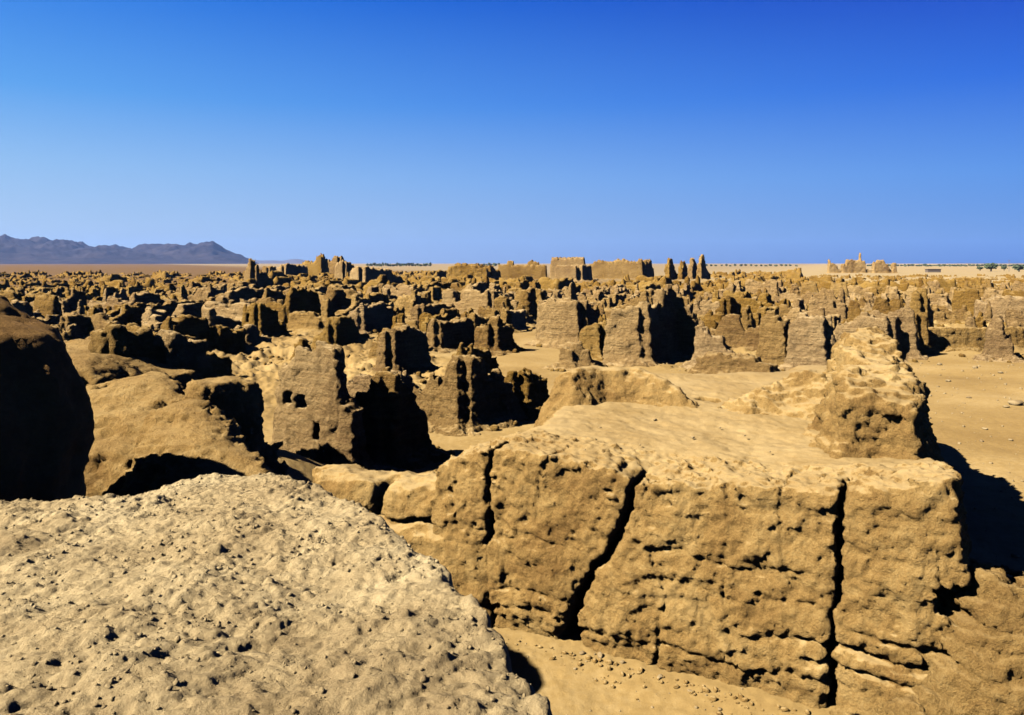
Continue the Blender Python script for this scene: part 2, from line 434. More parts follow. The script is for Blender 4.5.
# ------------------------------------------------------------------ big cracked block
FA = np.array([-3.62, 15.0]); FE = np.array([0.882, -0.471])
HERO = []
def hero():
    poly = [(-1.35, 14.02), (-0.55, 13.62), (0.9, 12.85), (1.98, 12.28), (3.2, 11.62), (4.45, 10.95), (5.3, 10.4), (5.78, 10.3), (6.15, 10.9), (6.9, 13.2), (8.3, 16), (10.3, 21), (12.6, 27), (12, 30), (8, 28.5), (5.2, 25), (3.6, 22.6), (1.5, 22), (1.1, 18), (0.55, 15.6), (-0.9, 15.1)]
    HERO.extend(poly)
    xs = np.concatenate([grade(-2.0, 6.6, lambda v: 0.036), grade(6.64, 13.6, lambda v: 0.09)])
    ys = grade(9.6, 30.8, lambda v: 0.036 if v < 14 else 0.036+0.012*(v-14))
    zs = grade(-0.1, 4.4, lambda v: 0.036)
    X, Y = np.meshgrid(xs, ys, indexing='ij'); O = np.zeros(X.shape)
    s2 = (X-FA[0])*FE[0] + (Y-FA[1])*FE[1]
    h = np.interp(s2, [2.4, 3.6, 4.8, 5.9, 6.3, 8.0, 9.0, 9.9, 10.6, 11.3], [3.02, 3.46, 3.45, 3.3, 3.26, 3.36, 3.5, 3.66, 3.78, 3.6])
    hb = 3.42 + 0.10*noise(X*0.35, Y*0.35, O)
    dep = (X-FA[0])*0.471 + (Y-FA[1])*0.882        # distance behind the face
    h = h + (hb-h)*sstep(0.8, 3.5, dep)
    h = h - 3.1*sstep(22.5, 31, Y)*sstep(9.5, 6, X-0.15*(Y-22)) - 0.6*sstep(24, 30, Y)
    h += 0.04*fbm(X, Y, O, 0.8, 3, 0.5) + 0.018*fbm(X, Y, O+3, 3.5, 3, 0.6)
    h -= 0.05*sstep(0.5, -0.2, dep)
    def extra(f, X, Y, Z, xs, ys, zs):
        sel = (ys < 16)
        Xn, Yn = X[:, sel], Y[:, sel]
        s = ((Xn-FA[0])*FE[0] + (Yn-FA[1])*FE[1])[:, :, None]
        dp = ((Xn-FA[0])*0.471 + (Yn-FA[1])*0.882)[:, :, None]
        g = f[:, sel]
        wig = 0.10*noise(zs*1.1, zs*0+2, zs*0+4)[None, None] + 0.06*noise(zs*3.1, zs*0+7, zs*0)[None, None]
        fade = sstep(1.6, 0.9, dp)
        def crack(sc_, w, edge, amp):
            dd = np.abs(s - sc_ - wig)
            cut = (w - dd)
            a = np.where(dp < 0.95, cut, -1)
            return np.maximum(g, np.minimum(a, 0.2)) + fade*amp*np.exp(-np.clip(dd-w, 0, 9)/edge)
        zz = Z; wv = 0.018*noise(zs*2.3, zs*0+5, zs*0+1)[None, None]
        def crack2(s0, w, za, zb_, sl):
            dd = np.abs(s - s0 - sl*(zz-2) - 1.6*wig); m = sstep(za-.25, za+.25, zz)*sstep(zb_+.25, zb_-.25, zz)
            return g + fade*m*0.11*np.exp(-(dd/(w+.02))**2)
        g = crack(3.52 + 0*zz, 0.012 + 0.006*zz/3 + wv, 0.05, 0.06)
        g = crack(5.0 + 1.1*sstep(0.4, 3.3, zz), 0.022 + 0.010*np.sin(zz*2.2) + wv, 0.12, 0.12)
        g = crack2(4.28, .006, 2.4, 9, .25)*.5+g*.5; g = crack2(7.5, .006, 0.9, 2.0, -.2)*.6+g*.4; g = crack2(10.2, .006, 1.6, 2.8, .1)*.5+g*.5; g = crack2(6.85, .014, -1, 1.4, .3); g = crack2(8.3, .006, 2.5, 9, .0)*.45+g*.55
        g = crack(8.93 + 0.05*zz, 0.004 + 0.004*zz + 0.7*wv, 0.07, 0.08)
        # bedding cracks
        n1 = noise(Xn*1.2, Yn*1.2, 0*Xn)[:, :, None]
        for zc, sa, sb, amp, w in [(2.15, 6.3, 8.6, .09, .035), (1.72, 6.4, 8.9, .06, .03), (1.25, 8.2, 10.9, .20, .045), (1.02, 8.6, 11, .20, .04), (1.52, 9.2, 10.9, .15, .035), (2.0, 3.6, 5.3, .05, .03), (1.15, 3.5, 5.2, .06, .03), (0.72, 5.2, 9.5, .10, .045), (2.6, 9.0, 10.8, .05, .03), (0.85, 3.4, 5.0, .09, .04)]:
            m = sstep(sa-.3, sa+.3, s)*sstep(sb+.3, sb-.3, s)
            g = g + 0.7*fade*m*amp*np.exp(-((zz-zc-0.14*n1-0.02*(s-sa))/w)**2)
        # undercut foot and hollow at the right end
        g = g + fade*0.16*sstep(0.85, 0.5, zz + 0.1*n1)*sstep(3.0, 4.2, s)*sstep(9.2, 8.6, s)
        q = np.sqrt(((Xn-6.15)/0.75)**2 + ((Yn-10.35)/0.6)**2)[:, :, None]
        g = np.maximum(g, 0.3*(1-np.sqrt(q**2 + ((zz-2.2)/0.3)**2)))
        # knobbly weathering of the face
        I, J, K = np.nonzero((np.abs(g) < 0.2) & (dp < 1.8))
        x, y, z = Xn[I, J], Yn[I, J], zs[K]
        g[I, J, K] += 0.045*fbm(x, y, z, 1.9, 3, 0.6, True) + 0.03*fbm(x, y, z, 4.5, 2, 0.6, True) + 0.022*noise(x*1.5, y*1.5, z*9) - 0.05*sstep(0.35, 0.8, noise(x*3.1, y*3.1, z*4.0)+0.4*noise(x*8, y*8, z*8))
        f[:, sel] = g
        # small dark pit in the floor
        px, py = at(708, 398, 3.42)
        q = np.sqrt((X-px)**2 + ((Y-py)*0.9)**2)[:, :, None]
        f = np.maximum(f, 0.30-np.sqrt(q**2 + (Z-3.40)**2*0.6))
        return f
    me = _block('earth_block', poly, xs, ys, zs, h, -0.1, M_BLOCK, 0.05, 0.09, 0.12, 1.3, 0.04, 0.036, extra, 0.04)
    o = link('earth_block', me, M_BLOCK)
    tag(o, 'large flat-topped rammed-earth block, its sunlit front face split by deep vertical cracks', 'ruin block')
hero()
print('hero', time.time()-T0)

def seg_poly(pts, w):
    """plan outline of a strip of the given width(s) around a polyline"""
    pts = np.asarray(pts, float); w = np.broadcast_to(w, len(pts))
    t = np.gradient(pts, axis=0); t /= np.linalg.norm(t, axis=1)[:, None]
    n = np.stack([-t[:, 1], t[:, 0]], 1)
    return np.vstack([pts + n*w[:, None]/2, (pts - n*w[:, None]/2)[::-1]])

def add_block(name, label, cat, mat, *a, group=None, **k):
    o = link(name, block(name, *a, mat, **k), mat)
    tag(o, label, cat, group); return o

# the low stepped part at the block's left end
def ledge_left():
    poly = [(-3.75, 15.0), (-2.6, 14.55), (-1.5, 14.05), (-0.45, 13.62), (-0.1, 14.6), (-3.3, 16.2), (-4.0, 15.8)]
    def extra(f, X, Y, Z, xs, ys, zs):
        s = ((X-FA[0])*FE[0] + (Y-FA[1])*FE[1])[:, :, None]; dp = ((X-FA[0])*0.471 + (Y-FA[1])*0.882)[:, :, None]
        for sc_, w in ((1.25, .05), (2.62, .09), (2.95, .05)):
            dd = np.abs(s-sc_-0.1*(Z-2.5)); m = sstep(1.75, 2.1, Z)
            f = f + sstep(0.9, 0.4, dp)*m*0.28*np.exp(-(dd/(w+.05))**2)
        n1 = noise(X*1.3, Y*1.3, 0*X)[:, :, None]
        f = f + 0.16*np.exp(-((Z-1.95-.12*n1)/.06)**2) - 0.12*sstep(1.95, 1.7, Z+.1*n1)
        I, J, K = np.nonzero(np.abs(f) < 0.2)
        x, y, z = xs[I], ys[J], zs[K]
        f[I, J, K] += 0.045*fbm(x, y, z, 1.9, 3, 0.6, True)
        return f
    add_block('earth_wall', 'low rounded earth wall running left from the big cracked block', 'ruin wall', M_BLOCK, poly,
              lambda X, Y: 2.62 + 0.07*noise(X, Y, 0*X), -0.1, vox=0.045, batter=0.05, rnd=0.2, warp=0.12, extra=extra)
# parameter order: block(name, poly, top, zb, mat, vox)
def add_block(name, label, cat, mat, poly, top, zb, vox, group=None, **k):
    o = link(name, block(name, poly, top, zb, mat, vox, **k), mat)
    tag(o, label, cat, group); return o
ledge_left()

def layered(f, X, Y, Z, xs, ys, zs):
    I, J, K = np.nonzero(np.abs(f) < 0.3); x, y, z = xs[I], ys[J], zs[K]
    f[I, J, K] += 0.10*noise(x*0.45, y*0.45, z*4.2) + 0.04*noise(x*0.9, y*0.9, z*9) + 0.06*fbm(x, y, z, 2.2, 3, 0.65, True)
    n1 = noise(x*1.1, y*1.1, 0*x); n2 = noise(x*0.7, y*0.7, z*2+5)
    for zc, a, w in ((.75, .12, .035), (1.02, .16, .04), (1.3, .12, .03), (1.55, .18, .045), (1.85, .13, .03), (2.1, .15, .04)):
        f[I, J, K] += a*sstep(-.25, .25, n2+.15*np.sin(zc*9))*np.exp(-((z-zc-.12*n1)/w)**2)
    return f
def terrace(h, q):
    t = h/q; return q*(np.floor(t) + sstep(.5, .95, t-np.floor(t)))
# crumbling ledge at the lower right
add_block('earth_ledge', 'low crumbling layered ledge at the foot of the big cracked block', 'earth ledge', M_HUMP,
          [(4.6, 10.8), (5.0, 10.1), (5.6, 9.7), (6.6, 9.3), (8.0, 8.7), (9.8, 8.2), (9.8, 10.6), (7.0, 11.3), (5.5, 11.5)],
          lambda X, Y: terrace(1.0 + 1.45*sstep(9.1, 10.3, Y + 0.38*(X-6))*sstep(5.0, 6.2, X) + 0.25*fbm(X, Y, 0*X, 0.8, 3), .25)+ 0.10*fbm(X, Y, 0*X, 1.2, 3), -0.1, 0.045,
          batter=0.32, rnd=0.12, warp=0.3, wl=0.9, ledge=0.1, fine=0.06, groove=.05, extra=layered)

# ridge of the ruined wall on the block's right edge
def ridge():
    pts = [(5.95, 13.0), (6.6, 14.4), (7.6, 16.8), (9.0, 20.2), (10.2, 23.2)]
    poly = seg_poly(pts, [1.0, 1.25, 1.2, 1.2, 1.0])
    def top(X, Y):
        t = np.interp(Y, [12.4, 12.9, 13.6, 14.6, 16, 17.5, 20, 21.5, 23.2], [4.15, 4.42, 4.6, 4.55, 4.35, 4.5, 4.75, 4.7, 4.2])
        return t + 0.16*fbm(X, Y, 0*X, 0.9, 3, 0.55)
    def extra(f, X, Y, Z, xs, ys, zs):
        # talus towards the floor of the block
        q = polydist(seg_poly([(6.1, 13.4), (6.8, 15.5), (8.1, 19), (9.4, 22)], 0.8), X, Y)
        talus = 3.75 - 0.7*np.clip(q, -0.6, 30) + 0.1*fbm(X, Y, 0*X, 1.0, 3)
        arm = polydist(seg_poly([(7.2, 17.2), (6.0, 17.6), (5.0, 17.2)], [1.6, 1.2, 0.5]), X, Y)
        t2 = 3.95 - 0.5*np.clip(arm, -0.7, 30) - 0.16*np.clip(7.0-X, 0, 3)+0.1*fbm(X, Y, 0*X, 1.4, 3)
        g = (Z - np.maximum(talus, t2)[:, :, None])*0.8
        g = smax(g, polydist(HERO, X, Y)[:, :, None] + 0.25, 0.2)      # the talus stays on top of the block
        f = smin(f, g.astype(np.float32), 0.12)
        I, J, K = np.nonzero(np.abs(f) < 0.25)
        x, y, z = xs[I], ys[J], zs[K]
        f[I, J, K] += 0.09*fbm(x, y, z, 1.3, 3, 0.6, True)
        return f
    add_block('ruined_wall', 'rugged sunlit wall ridge along the right edge of the flat-topped block', 'ruin wall', M_BLOCK,
              poly, top, 1.5, 0.05, batter=0.27, rnd=0.16, warp=0.36, wl=1.1, ledge=0.10, fine=0.06, extra=extra, pad=2.2, ztop=5.6)
ridge()

# rim wall at the back left of the block
def rim():
    p0, p1, p2, p3 = (1.25, 18.1), (2.0, 18.7), (3.1, 18.6), (4.1, 17.6)
    add_block('ruined_wall', 'low crumbled rim wall across the back of the flat-topped block', 'ruin wall', M_BLOCK,
              seg_poly([p0, p1, p2, p3], [.35, .6, .6, .4]), lambda X, Y: np.interp(X, [1.1, 1.8, 3.0, 3.8, 4.4], [4.2, 4.28, 4.18, 3.85, 3.45]) + .08*fbm(X, Y, 0*X, 1.2, 3),
              2.2, 0.05, batter=0.45, rnd=0.25, warp=0.25, wl=0.9, fine=0.04, pad=0.9)
rim()
print('near', time.time()-T0)

# dark wall at the left edge (we look at its shaded flank)
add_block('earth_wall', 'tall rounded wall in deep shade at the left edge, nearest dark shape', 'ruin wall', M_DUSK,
          [(-5.05, 7.7), (-4.75, 8.4), (-4.85, 9.1), (-5.3, 9.7), (-6.2, 10.1), (-7.5, 11.2), (-7.8, 12.4), (-8.3, 12.9), (-9.0, 13.2), (-9.8, 12.7), (-9.4, 7.8), (-7, 7.6)],  # unseen rear end drawn out to throw shadow on the hump foot
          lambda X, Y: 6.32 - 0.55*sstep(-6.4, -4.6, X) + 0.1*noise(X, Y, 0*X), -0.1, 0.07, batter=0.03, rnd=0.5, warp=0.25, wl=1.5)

# ------------------------------------------------------------------ left slope: shelves of eroded wall tops
add_block('eroded_mound', 'rounded mud hump just right of the dark left wall, its foot in black shadow', 'earth mound', M_HUMP,
          [(-9.6, 17.5), (-8.9, 15.6), (-8.1, 14.6), (-7.15, 14.6), (-6.55, 15.6), (-7.3, 17.6), (-8.5, 19.2)],
          lambda X, Y: 3.1 + 0.95*sstep(14.3, 18, Y) + .12*noise(X*.8, Y*.8, 0*X), -0.1, 0.07, batter=0.55, rnd=0.22, warp=0.3, wl=1.3, fine=0.085, groove=.09, ledge=.12)
add_block('eroded_mound', 'sloping sunlit mud hump running down to the pale crusty wall top', 'earth mound', M_HUMP,
          [(-7.0, 15.6), (-6.75, 14.2), (-5.6, 13.1), (-4.3, 12.9), (-4.0, 13.7), (-5.0, 15.2), (-5.8, 16.1), (-6.6, 16.6)],
          lambda X, Y: 2.5 + 0.62*sstep(12.9, 14.6, Y) + 0.75*sstep(-4.6, -6.5, X)*sstep(13.6, 16.2, Y) + .1*noise(X*.8, Y*.8, 0*X), -0.1, 0.06, batter=0.5, rnd=0.2, warp=0.26, wl=1.1, fine=0.085, groove=.09, ledge=.12)
add_block('ruined_wall', 'dark-faced wall stub with a thin lit rim behind the sloping mud hump', 'ruin wall', M_HUMP,
          [(-6.75, 16.6), (-6.4, 16.3), (-5.6, 17.9), (-5.45, 18.4), (-6.6, 19.0), (-7.2, 17.6)],
          lambda X, Y: 4.15 - 0.25*sstep(17, 18.5, Y) + .10*noise(X*1.5, Y*1.5, 0*X), -0.1, 0.06, batter=0.04, rnd=0.2, warp=0.3, wl=1.0, fine=.07, groove=.1)
add_block('earth_shelf', 'wide lit earth shelf with a dark scarp, behind the rounded mud hump', 'earth shelf', M_HUMP,
          [(-12.5, 20), (-11, 18), (-9.2, 17.6), (-8.7, 19.0), (-8.1, 20.6), (-9.4, 21.5), (-10.6, 23.0), (-13, 23.5)],
          lambda X, Y: 3.9 + 0.45*sstep(-8.6, -10.0, X) + .12*fbm(X, Y, 0*X, .5, 2), -0.1, 0.09, batter=0.06, rnd=0.2, warp=0.3, wl=1.3, fine=.07, groove=.12)
add_block('ruined_wall', 'dark scarp of wall in shade on the lit earth shelf', 'ruin wall', M_HUMP,
          [(-10.9, 22.0), (-10.2, 21.2), (-8.5, 21.3), (-8.2, 21.9), (-9.0, 22.8), (-10.6, 23.0)],
          lambda X, Y: 4.35 - .5*sstep(-9, -7.8, X) + .12*noise(X, Y, 0*X), -0.1, 0.08, batter=0.05, rnd=0.2, warp=0.4, wl=1.2, fine=.07, groove=.12)
print('left', time.time()-T0)

# ------------------------------------------------------------------ hand-placed ruins of the town
LAND = []        # (px, py, phrase) landmarks used in the labels of the rest
KEEP = []        # footprints to keep clear (x, y, r)
seedn = [100]
def ruin(px, py, walls, label, cat, name='ruined_wall', rot=0.0, vox=None, z0=None, mark=None, mat=None, group=None, **k):
    x, y = at(px, py, z0 if z0 is not None else 0.0)
    z = z0 if z0 is not None else float(gz(np.array([x]), np.array([y]))[0])*0.5
    d = math.hypot(x, y); seedn[0] += 1
    me = ruin_mesh(name, walls, vox or max(0.06, d*0.0017), seedn[0], **k)
    o = link(name, me, mat or M_CITY, (x, y, z), GRID+rot)
    tag(o, label, cat, group)
    us = [w[0] for w in walls]+[w[2] for w in walls]; vs = [w[1] for w in walls]+[w[3] for w in walls]
    cu, cv = (min(us)+max(us))/2, (min(vs)+max(vs))/2
    c = np.array([x, y]) + A1*cu + A2*cv
    KEEP.append((c[0], c[1], 0.5*max(max(us)-min(us), max(vs)-min(vs))+1.2))
    if mark: LAND.append((px, py, mark))
    return o

# wall with window holes and the pillar at its right
ruin(284, 466, [(0, 0, 2.6, 0, .7, [3.3, 3.5, 3.4, 3.7, 3.3]), (2.5, 0, 3.1, .1, .8, [2.2, 2.0]), (0, 0, -.3, 2.4, .7, [3.2, 2.2, 1.2])],
     'lit mud-brick wall pierced by square beam holes and a low doorway', 'ruin wall', mark='wall with beam holes',
     holes=[(.45, 0, 2.2, .22, .8, .2), (1.1, 0, 2.15, .26, .8, .22), (1.75, -.1, 1.3, .13, .6, .3), (2.2, 0, .35, .32, .9, .5)])
ruin(362, 462, [(0, 0, .9, .1, .9, [2.4, 2.9]), (.9, .1, 1.1, 1.6, .8, [3.0, 2.6, 1.8])],
     'stout pillar of wall with a dark shaded flank, right of the wall with beam holes', 'ruin wall', 'wall_pillar', mark='stout dark pillar')
ruin(418, 424, [(0, 0, 2.3, -.1, .9, [1.5, 2.0, 2.9]), (2.2, 0, 2.6, 2.8, .9, [2.9, 2.2, 1.3])],
     'wedge-shaped wall rising to a knob, lit in front and dark along its right side', 'ruin wall', mark='wedge-shaped wall')
ruin(503, 414, [(0, 0, .8, 0, 1.0, [1.4, 1.8]), (.8, 0, 1.0, 1.6, .9, [1.9, 1.5])], 'squat dark boulder-like wall stump on the open sand', 'ruin wall', 'wall_stump', mark='squat wall stump')
ruin(380, 374, [(0, 0, .7, 0, .8, [2.2, 2.5]), (.7, 0, .9, 3.0, .9, [2.7, 2.6, 2.3])], 'dark cube of wall casting its shadow across the sand', 'ruin wall', mark='dark cube of wall')
ruin(345, 404, [(0, 0, 2.6, -.2, .7, [1.0, 1.4, 1.2]), (2.4, 0, 2.5, 2.0, .6, [1.6, 1.1])], 'low broken parapet below the dark cube of wall', 'ruin wall')
ruin(452, 385, [(0, 0, .9, 0, .8, [1.9, 2.3]), (.8, 0, 1.0, 2.6, .8, [2.3, 2.1, 1.2])], 'upright slab of wall with a slanting top, right of the dark cube of wall', 'ruin wall')
ruin(478, 352, [(0, 0, 1.2, 0, 1.1, [1.9, 2.2]), (1.2, 0, 1.4, 2.2, 1.0, [2.4, 1.7])], 'crumbly dark stump at the left rim of the open sand', 'ruin wall', 'wall_stump')
ruin(428, 352, [(0, 0, .8, 0, .8, [2.0, 2.2]), (.8, 0, 1.0, 4.4, .8, [2.2, 2.1, 2.0])], 'long dark-sided wall with a level top, beyond the wedge-shaped wall', 'ruin wall')
# great dark room in the middle
ruin(607, 360, [(0, 0, 2.5, 0, 1.0, [2.6, 3.5, 3.8]), (2.5, 0, 2.5, 6.2, 1.1, [3.8, 3.7, 3.7, 4.7, 4.9, 4.5]), (2.5, 6.2, 5.0, 6.0, .9, [4.2, 3.0, 2.4])],
     'great roofless room whose inner wall is in black shade under a ragged tower', 'ruined house', 'ruined_house', mark='great dark room', vox=.11, warp=.2)
ruin(561, 366, [(0, 0, .9, .1, .9, [1.2, 1.0]), (.6, .4, 1.7, .9, .9, [1.5, 1.2])], 'knobbly rock-like stump in front of the great dark room', 'ruin wall', 'wall_stump')
ruin(581, 358, [(0, 0, 1.6, 0, 1.0, [2.1, 2.5]), (1.5, 0, 1.6, 1.7, .9, [2.5, 1.4])], 'rounded stump of wall at the left foot of the great dark room', 'ruin wall', 'wall_stump')
ruin(542, 344, [(0, 0, 3.6, 0, 1.5, [3.5, 3.8, 3.6, 3.7]), (0, 0, -.2, 2.0, 1.0, [3.6, 2.5]), (3.5, .1, 3.6, 2.6, 1.0, [3.7, 3.0, 1.5])],
     'bulky sunlit block with vertical grooves at the far end of the open sand', 'ruin block', 'ruin_block', mark='grooved sunlit block', vox=.12)
ruin(700, 366, [(0, 0, 2.2, 0, .9, [2.6, 2.0, 1.2]), (0, 0, 0, 1.6, .9, [2.4, 1.4])], 'stepped fragment of wall right of the great dark room', 'ruin wall')
ruin(716, 344, [(0, 0, .8, 0, .8, [2.6, 3.6]), (.8, 0, 1.0, 2.6, .8, [3.7, 3.6, 2.9])], 'tall black-sided slab of wall right of the great dark room', 'ruin wall', mark='tall black slab')
ruin(742, 340, [(0, 0, .6, 0, .6, [2.4]), (.5, 0, .6, 1.2, .7, [2.6, 1.4])], 'pointed dark fin of wall right of the tall black slab', 'ruin wall')
ruin(760, 364, [(0, 0, 1.7, 0, 1.5, [3.0, 3.3, 3.1])], 'rounded sunlit pillar, the darker topped of the two stout pillars', 'earth pillar', 'earth_pillar', mark='two stout pillars')
ruin(790, 367, [(0, 0, 2.2, 0, 1.4, [3.0, 3.2, 3.1]), (2.1, 0, 2.2, 1.2, .9, [3.1, 2.6])], 'broad flat-topped pillar with one shaded flank, right of the rounded one', 'earth pillar', 'earth_pillar')
ruin(700, 371, [(0, 0, 4.4, -.3, 1.6, [.9, 1.2, 1.1, .7])], 'long rounded earth bank on the open floor below the two stout pillars', 'earth mound', 'eroded_mound', base=.3)
ruin(836, 356, [(0, 0, 3.4, 0, 1.2, [2.6, 2.4, 2.9, 3.1]), (1, 2, 5, 1.8, .9, [2.8, 3.2, 3.4]), (3.4, 0, 3.6, 2.4, .9, [3, 2.2])], 'stepped lit wall mass with courses showing, behind the rugged ridge', 'ruin wall', mark='stepped lit walls')
ruin(896, 352, [(0, 0, 1.6, 0, 1.2, [2.4, 2.7]), (1.6, 0, 1.8, 1.6, 1, [2.7, 1.6])], 'pale rounded pillar at the street corner beyond the rugged ridge', 'earth pillar', 'earth_pillar')
ruin(903, 334, [(0, 0, 1.6, 0, 1.3, [2.2, 3.8]), (1.5, 0, 1.8, 2.6, 1.1, [4.3, 3.6, 2.2])], 'tall horned stump with a black shaded side above the long street wall', 'ruin wall', mark='horned stump')
ruin(925, 351, [(0, 0, 4.3, 3.0, .7, [1.75, 1.8, 1.75, 1.8]), (4.3, 3.0, 9, 6.2, .7, [1.8, 1.75, 1.8])], 'long low even wall closing the sandy street', 'ruin wall', rot=math.radians(-4), mark='long street wall', jagk=.25, warp=.04, base=.3)
ruin(986, 358, [(0, 0, 1.5, 0, 1.2, [2.4, 2.7, 1.6])], 'cone-shaped stump of wall standing against the long street wall', 'earth pillar', 'earth_pillar')
ruin(975, 322, [(0, 0, 6, 0, 4.5, [2.2, 2.8, 2.6])], 'smooth pale rounded mass of earth behind the long street wall', 'earth mound', 'eroded_mound', vox=.16, base=.6)
# left part
ruin(128, 330, [(0, 0, .8, 0, 1, [2.4]), (.8, 0, 1.0, 9.5, 1.1, [2.5, 2.4, 2.6, 2.4, 2.9])], 'long wall in black shade left of the ragged columns', 'ruin wall', mark='long black wall', vox=.13)
ruin(62, 342, [(0, 0, .4, 0, .7, [2.0]), (.4, 0, .4, 2.4, .7, [2.1, 2.0]), (.4, 2.4, 4.2, 2.4, .8, [2.0, 1.9, 1.5, 1.1])], 'corner of two walls, one dark and one lit, beyond the dark left wall', 'ruin wall', mark='lit corner wall')
ruin(105, 347, [(0, 0, 3.2, 0, .9, [1.2, 1.6, .8]), (3, 0, 3.2, 3.4, .9, [1.6, 1.5, 1.0])], 'low dark-backed wall between the lit corner wall and the ragged columns', 'ruin wall')
ruin(160, 368, [(0, 0, .5, 0, .6, [2.0]), (1.3, 0, 1.7, 0, .6, [2.6, 2.9]), (0, 0, 1.6, 0, .7, [1.2, 1.0, 1.4]), (1.7, 0, 1.8, 2.2, .7, [2.0, 1.4])], 'ragged twin columns joined by a low wall, sunlit', 'ruin wall', mark='ragged columns')
ruin(176, 384, [(0, 0, .8, 0, .8, [1.4]), (.8, 0, .9, 2.6, .9, [1.5, 1.6, 1.2])], 'black-faced slab of wall below the ragged columns', 'ruin wall')
ruin(207, 357, [(0, 0, .9, 0, .7, [1.9, 2.1]), (.9, 0, 1.0, 2.2, .8, [2.1, 1.7])], 'squared dark slab of wall right of the ragged columns', 'ruin wall')
ruin(232, 352, [(0, 0, 1.2, 0, .8, [1.2, 2.0]), (1.1, 0, 1.3, 2.4, .8, [2.1, 1.2])], 'hook-shaped wall stub with a lit tip, third from the ragged columns', 'ruin wall')
ruin(245, 338, [(0, 0, 1.5, 0, .8, [3.0, 3.2]), (1.5, 0, 1.6, 3.0, .8, [3.2, 2.6, 1.0])], 'lit arch-shaped wall with a small niche above a dark flank', 'ruin wall', holes=[(.7, 0, 1.9, .2, .8, .4)], mark='niche wall')
ruin(262, 326, [(0, 0, 3.6, 0, .9, [2.3, 2.4, 2.3]), (3.5, 0, 3.7, 5.0, .9, [3.6, 4.0, 3.6, 2.0])], 'large wall with a big black slanting side, right of the niche wall', 'ruin wall', vox=.14, mark='big slanting wall')
ruin(318, 350, [(0, 0, 1.4, 0, .8, [1.2, 2.2]), (1.3, 0, 1.5, 3.6, .9, [2.4, 2.2, 1.0])], 'dark trapezoid of wall in front of the big slanting wall', 'ruin wall')
ruin(350, 334, [(0, 0, 1.2, 0, .9, [2.2, 2.6]), (1.2, 0, 1.4, 4.2, .9, [2.7, 2.8, 2.4])], 'leaning slab of wall with black flank beyond the dark trapezoid', 'ruin wall')
ruin(412, 330, [(0, 0, 1.0, 0, .9, [2.1, 2.4]), (1, 0, 1.2, 5.4, .9, [2.4, 2.3, 2.2])], 'dark rectangular wall among rubble above the wedge-shaped wall', 'ruin wall')
ruin(462, 318, [(0, 0, 4.0, 0, 1.2, [3.2, 3.4, 3.0, 3.3]), (4, 0, 4.2, 4.0, 1.0, [3.3, 2.8, 2.0])], 'pair of lit grooved wall faces left of the grooved sunlit block', 'ruin wall', vox=.15)
ruin(640, 322, [(0, 0, 1.0, 0, .8, [3.2, 3.6]), (1, 0, 1.2, 5, .9, [3.6, 3.2, 2.6]), (-4, 0, 0, 0, .7, [1.4, 1.8, 3])], 'thin upright wall with black side behind the great dark room', 'ruin wall', vox=.15)

ruin(96, 360, [(0, 0, .5, 0, .5, [.7]), (.5, 0, .6, 1.5, .5, [.9, .8, .5])], 'small dark-sided wall stub on the far edge of the lit earth shelf', 'ruin wall', 'wall_stub', z0=4.15, base=0)
ruin(140, 366, [(0, 0, .9, 0, .45, [.5, .8]), (.9, 0, 1.0, 1.2, .5, [.9, .6])], 'small hooked wall stub on the lit earth shelf, right of the dark-sided stub', 'ruin wall', 'wall_stub', z0=3.85, base=0)
# skyline fort
def sky_ruin(px, py, walls, label, cat, name, **k):
    return ruin(px, py, walls, label, cat, name, **k)
sky_ruin(498, 280, [(0, 0, 19, 0, 3, [5.6, 5.5, 5.6, 5.5]), (3, 3, 6, 3, 2, [7.4]), (11, 3, 16, 3, 2, [7.3])], 'long level fort wall on the skyline left of the flat tower', 'fort wall', 'fort_wall', vox=.4, rot=math.radians(22), mark='long fort wall')
sky_ruin(556, 281, [(0, 0, 8, 0, 4, [5.4, 5.4]), (8, 0, 10, 9, 4, [5.5, 5.4]), (-4, 9, 9, 10, 5, [8.4, 8.2, 8.4])], 'flat-topped square fort tower on the skyline, dark on its right side', 'fort tower', 'fort_tower', vox=.4, rot=math.radians(14), mark='flat fort tower')
sky_ruin(589, 279, [(0, 0, 22, 0, 4, [6.0, 7.6, 7.0, 8.0, 7.2, 8.1]), (22, 0, 25, 12, 3, [7.8, 7, 8, 4])], 'long notched fort wall on the skyline right of the flat tower', 'fort wall', 'fort_wall', vox=.4, rot=math.radians(20), mark='notched fort wall')
for i, (px, hh, lb) in enumerate([(667, 8.2, 'thick dark spire of earth at the end of the notched fort wall'), (680, 7.4, 'short dark spire of earth, second of the row on the skyline'), (690, 8.4, 'dark spire of earth with a blunt tip, third of the skyline row'), (699, 9.4, 'tallest pointed dark spire of earth, last of the skyline row')]):
    sky_ruin(px, 280, [(0, 0, .4, 5.5, 1.8, [hh*.7, hh, hh*.8]), (.4, 5.5, 1.0, 10, 1.5, [hh*.45, hh*.3])], lb, 'earth pillar', 'earth_pillar', vox=.3, warp=.3)
sky_ruin(828, 273, [(0, 0, 6, 0, 3, [8.6, 6.4, 4.6]), (9, 0, 24, 0, 4, [6.0, 8.6, 8.3, 8.2]), (20, 0, 21.5, 0, 3.2, [13.2]), (29, 0, 39, 0, 4, [7, 8.4, 5.4]), (41.5, 0, 44, 0, 4, [6.8]), (0, 0, 44, 0, 3, [2.5, 2.4])], 'ruined temple on the right skyline with a small square tower', 'ruined temple', 'ruined_temple', vox=.55, rot=math.radians(28), mark='skyline temple', warp=.35)
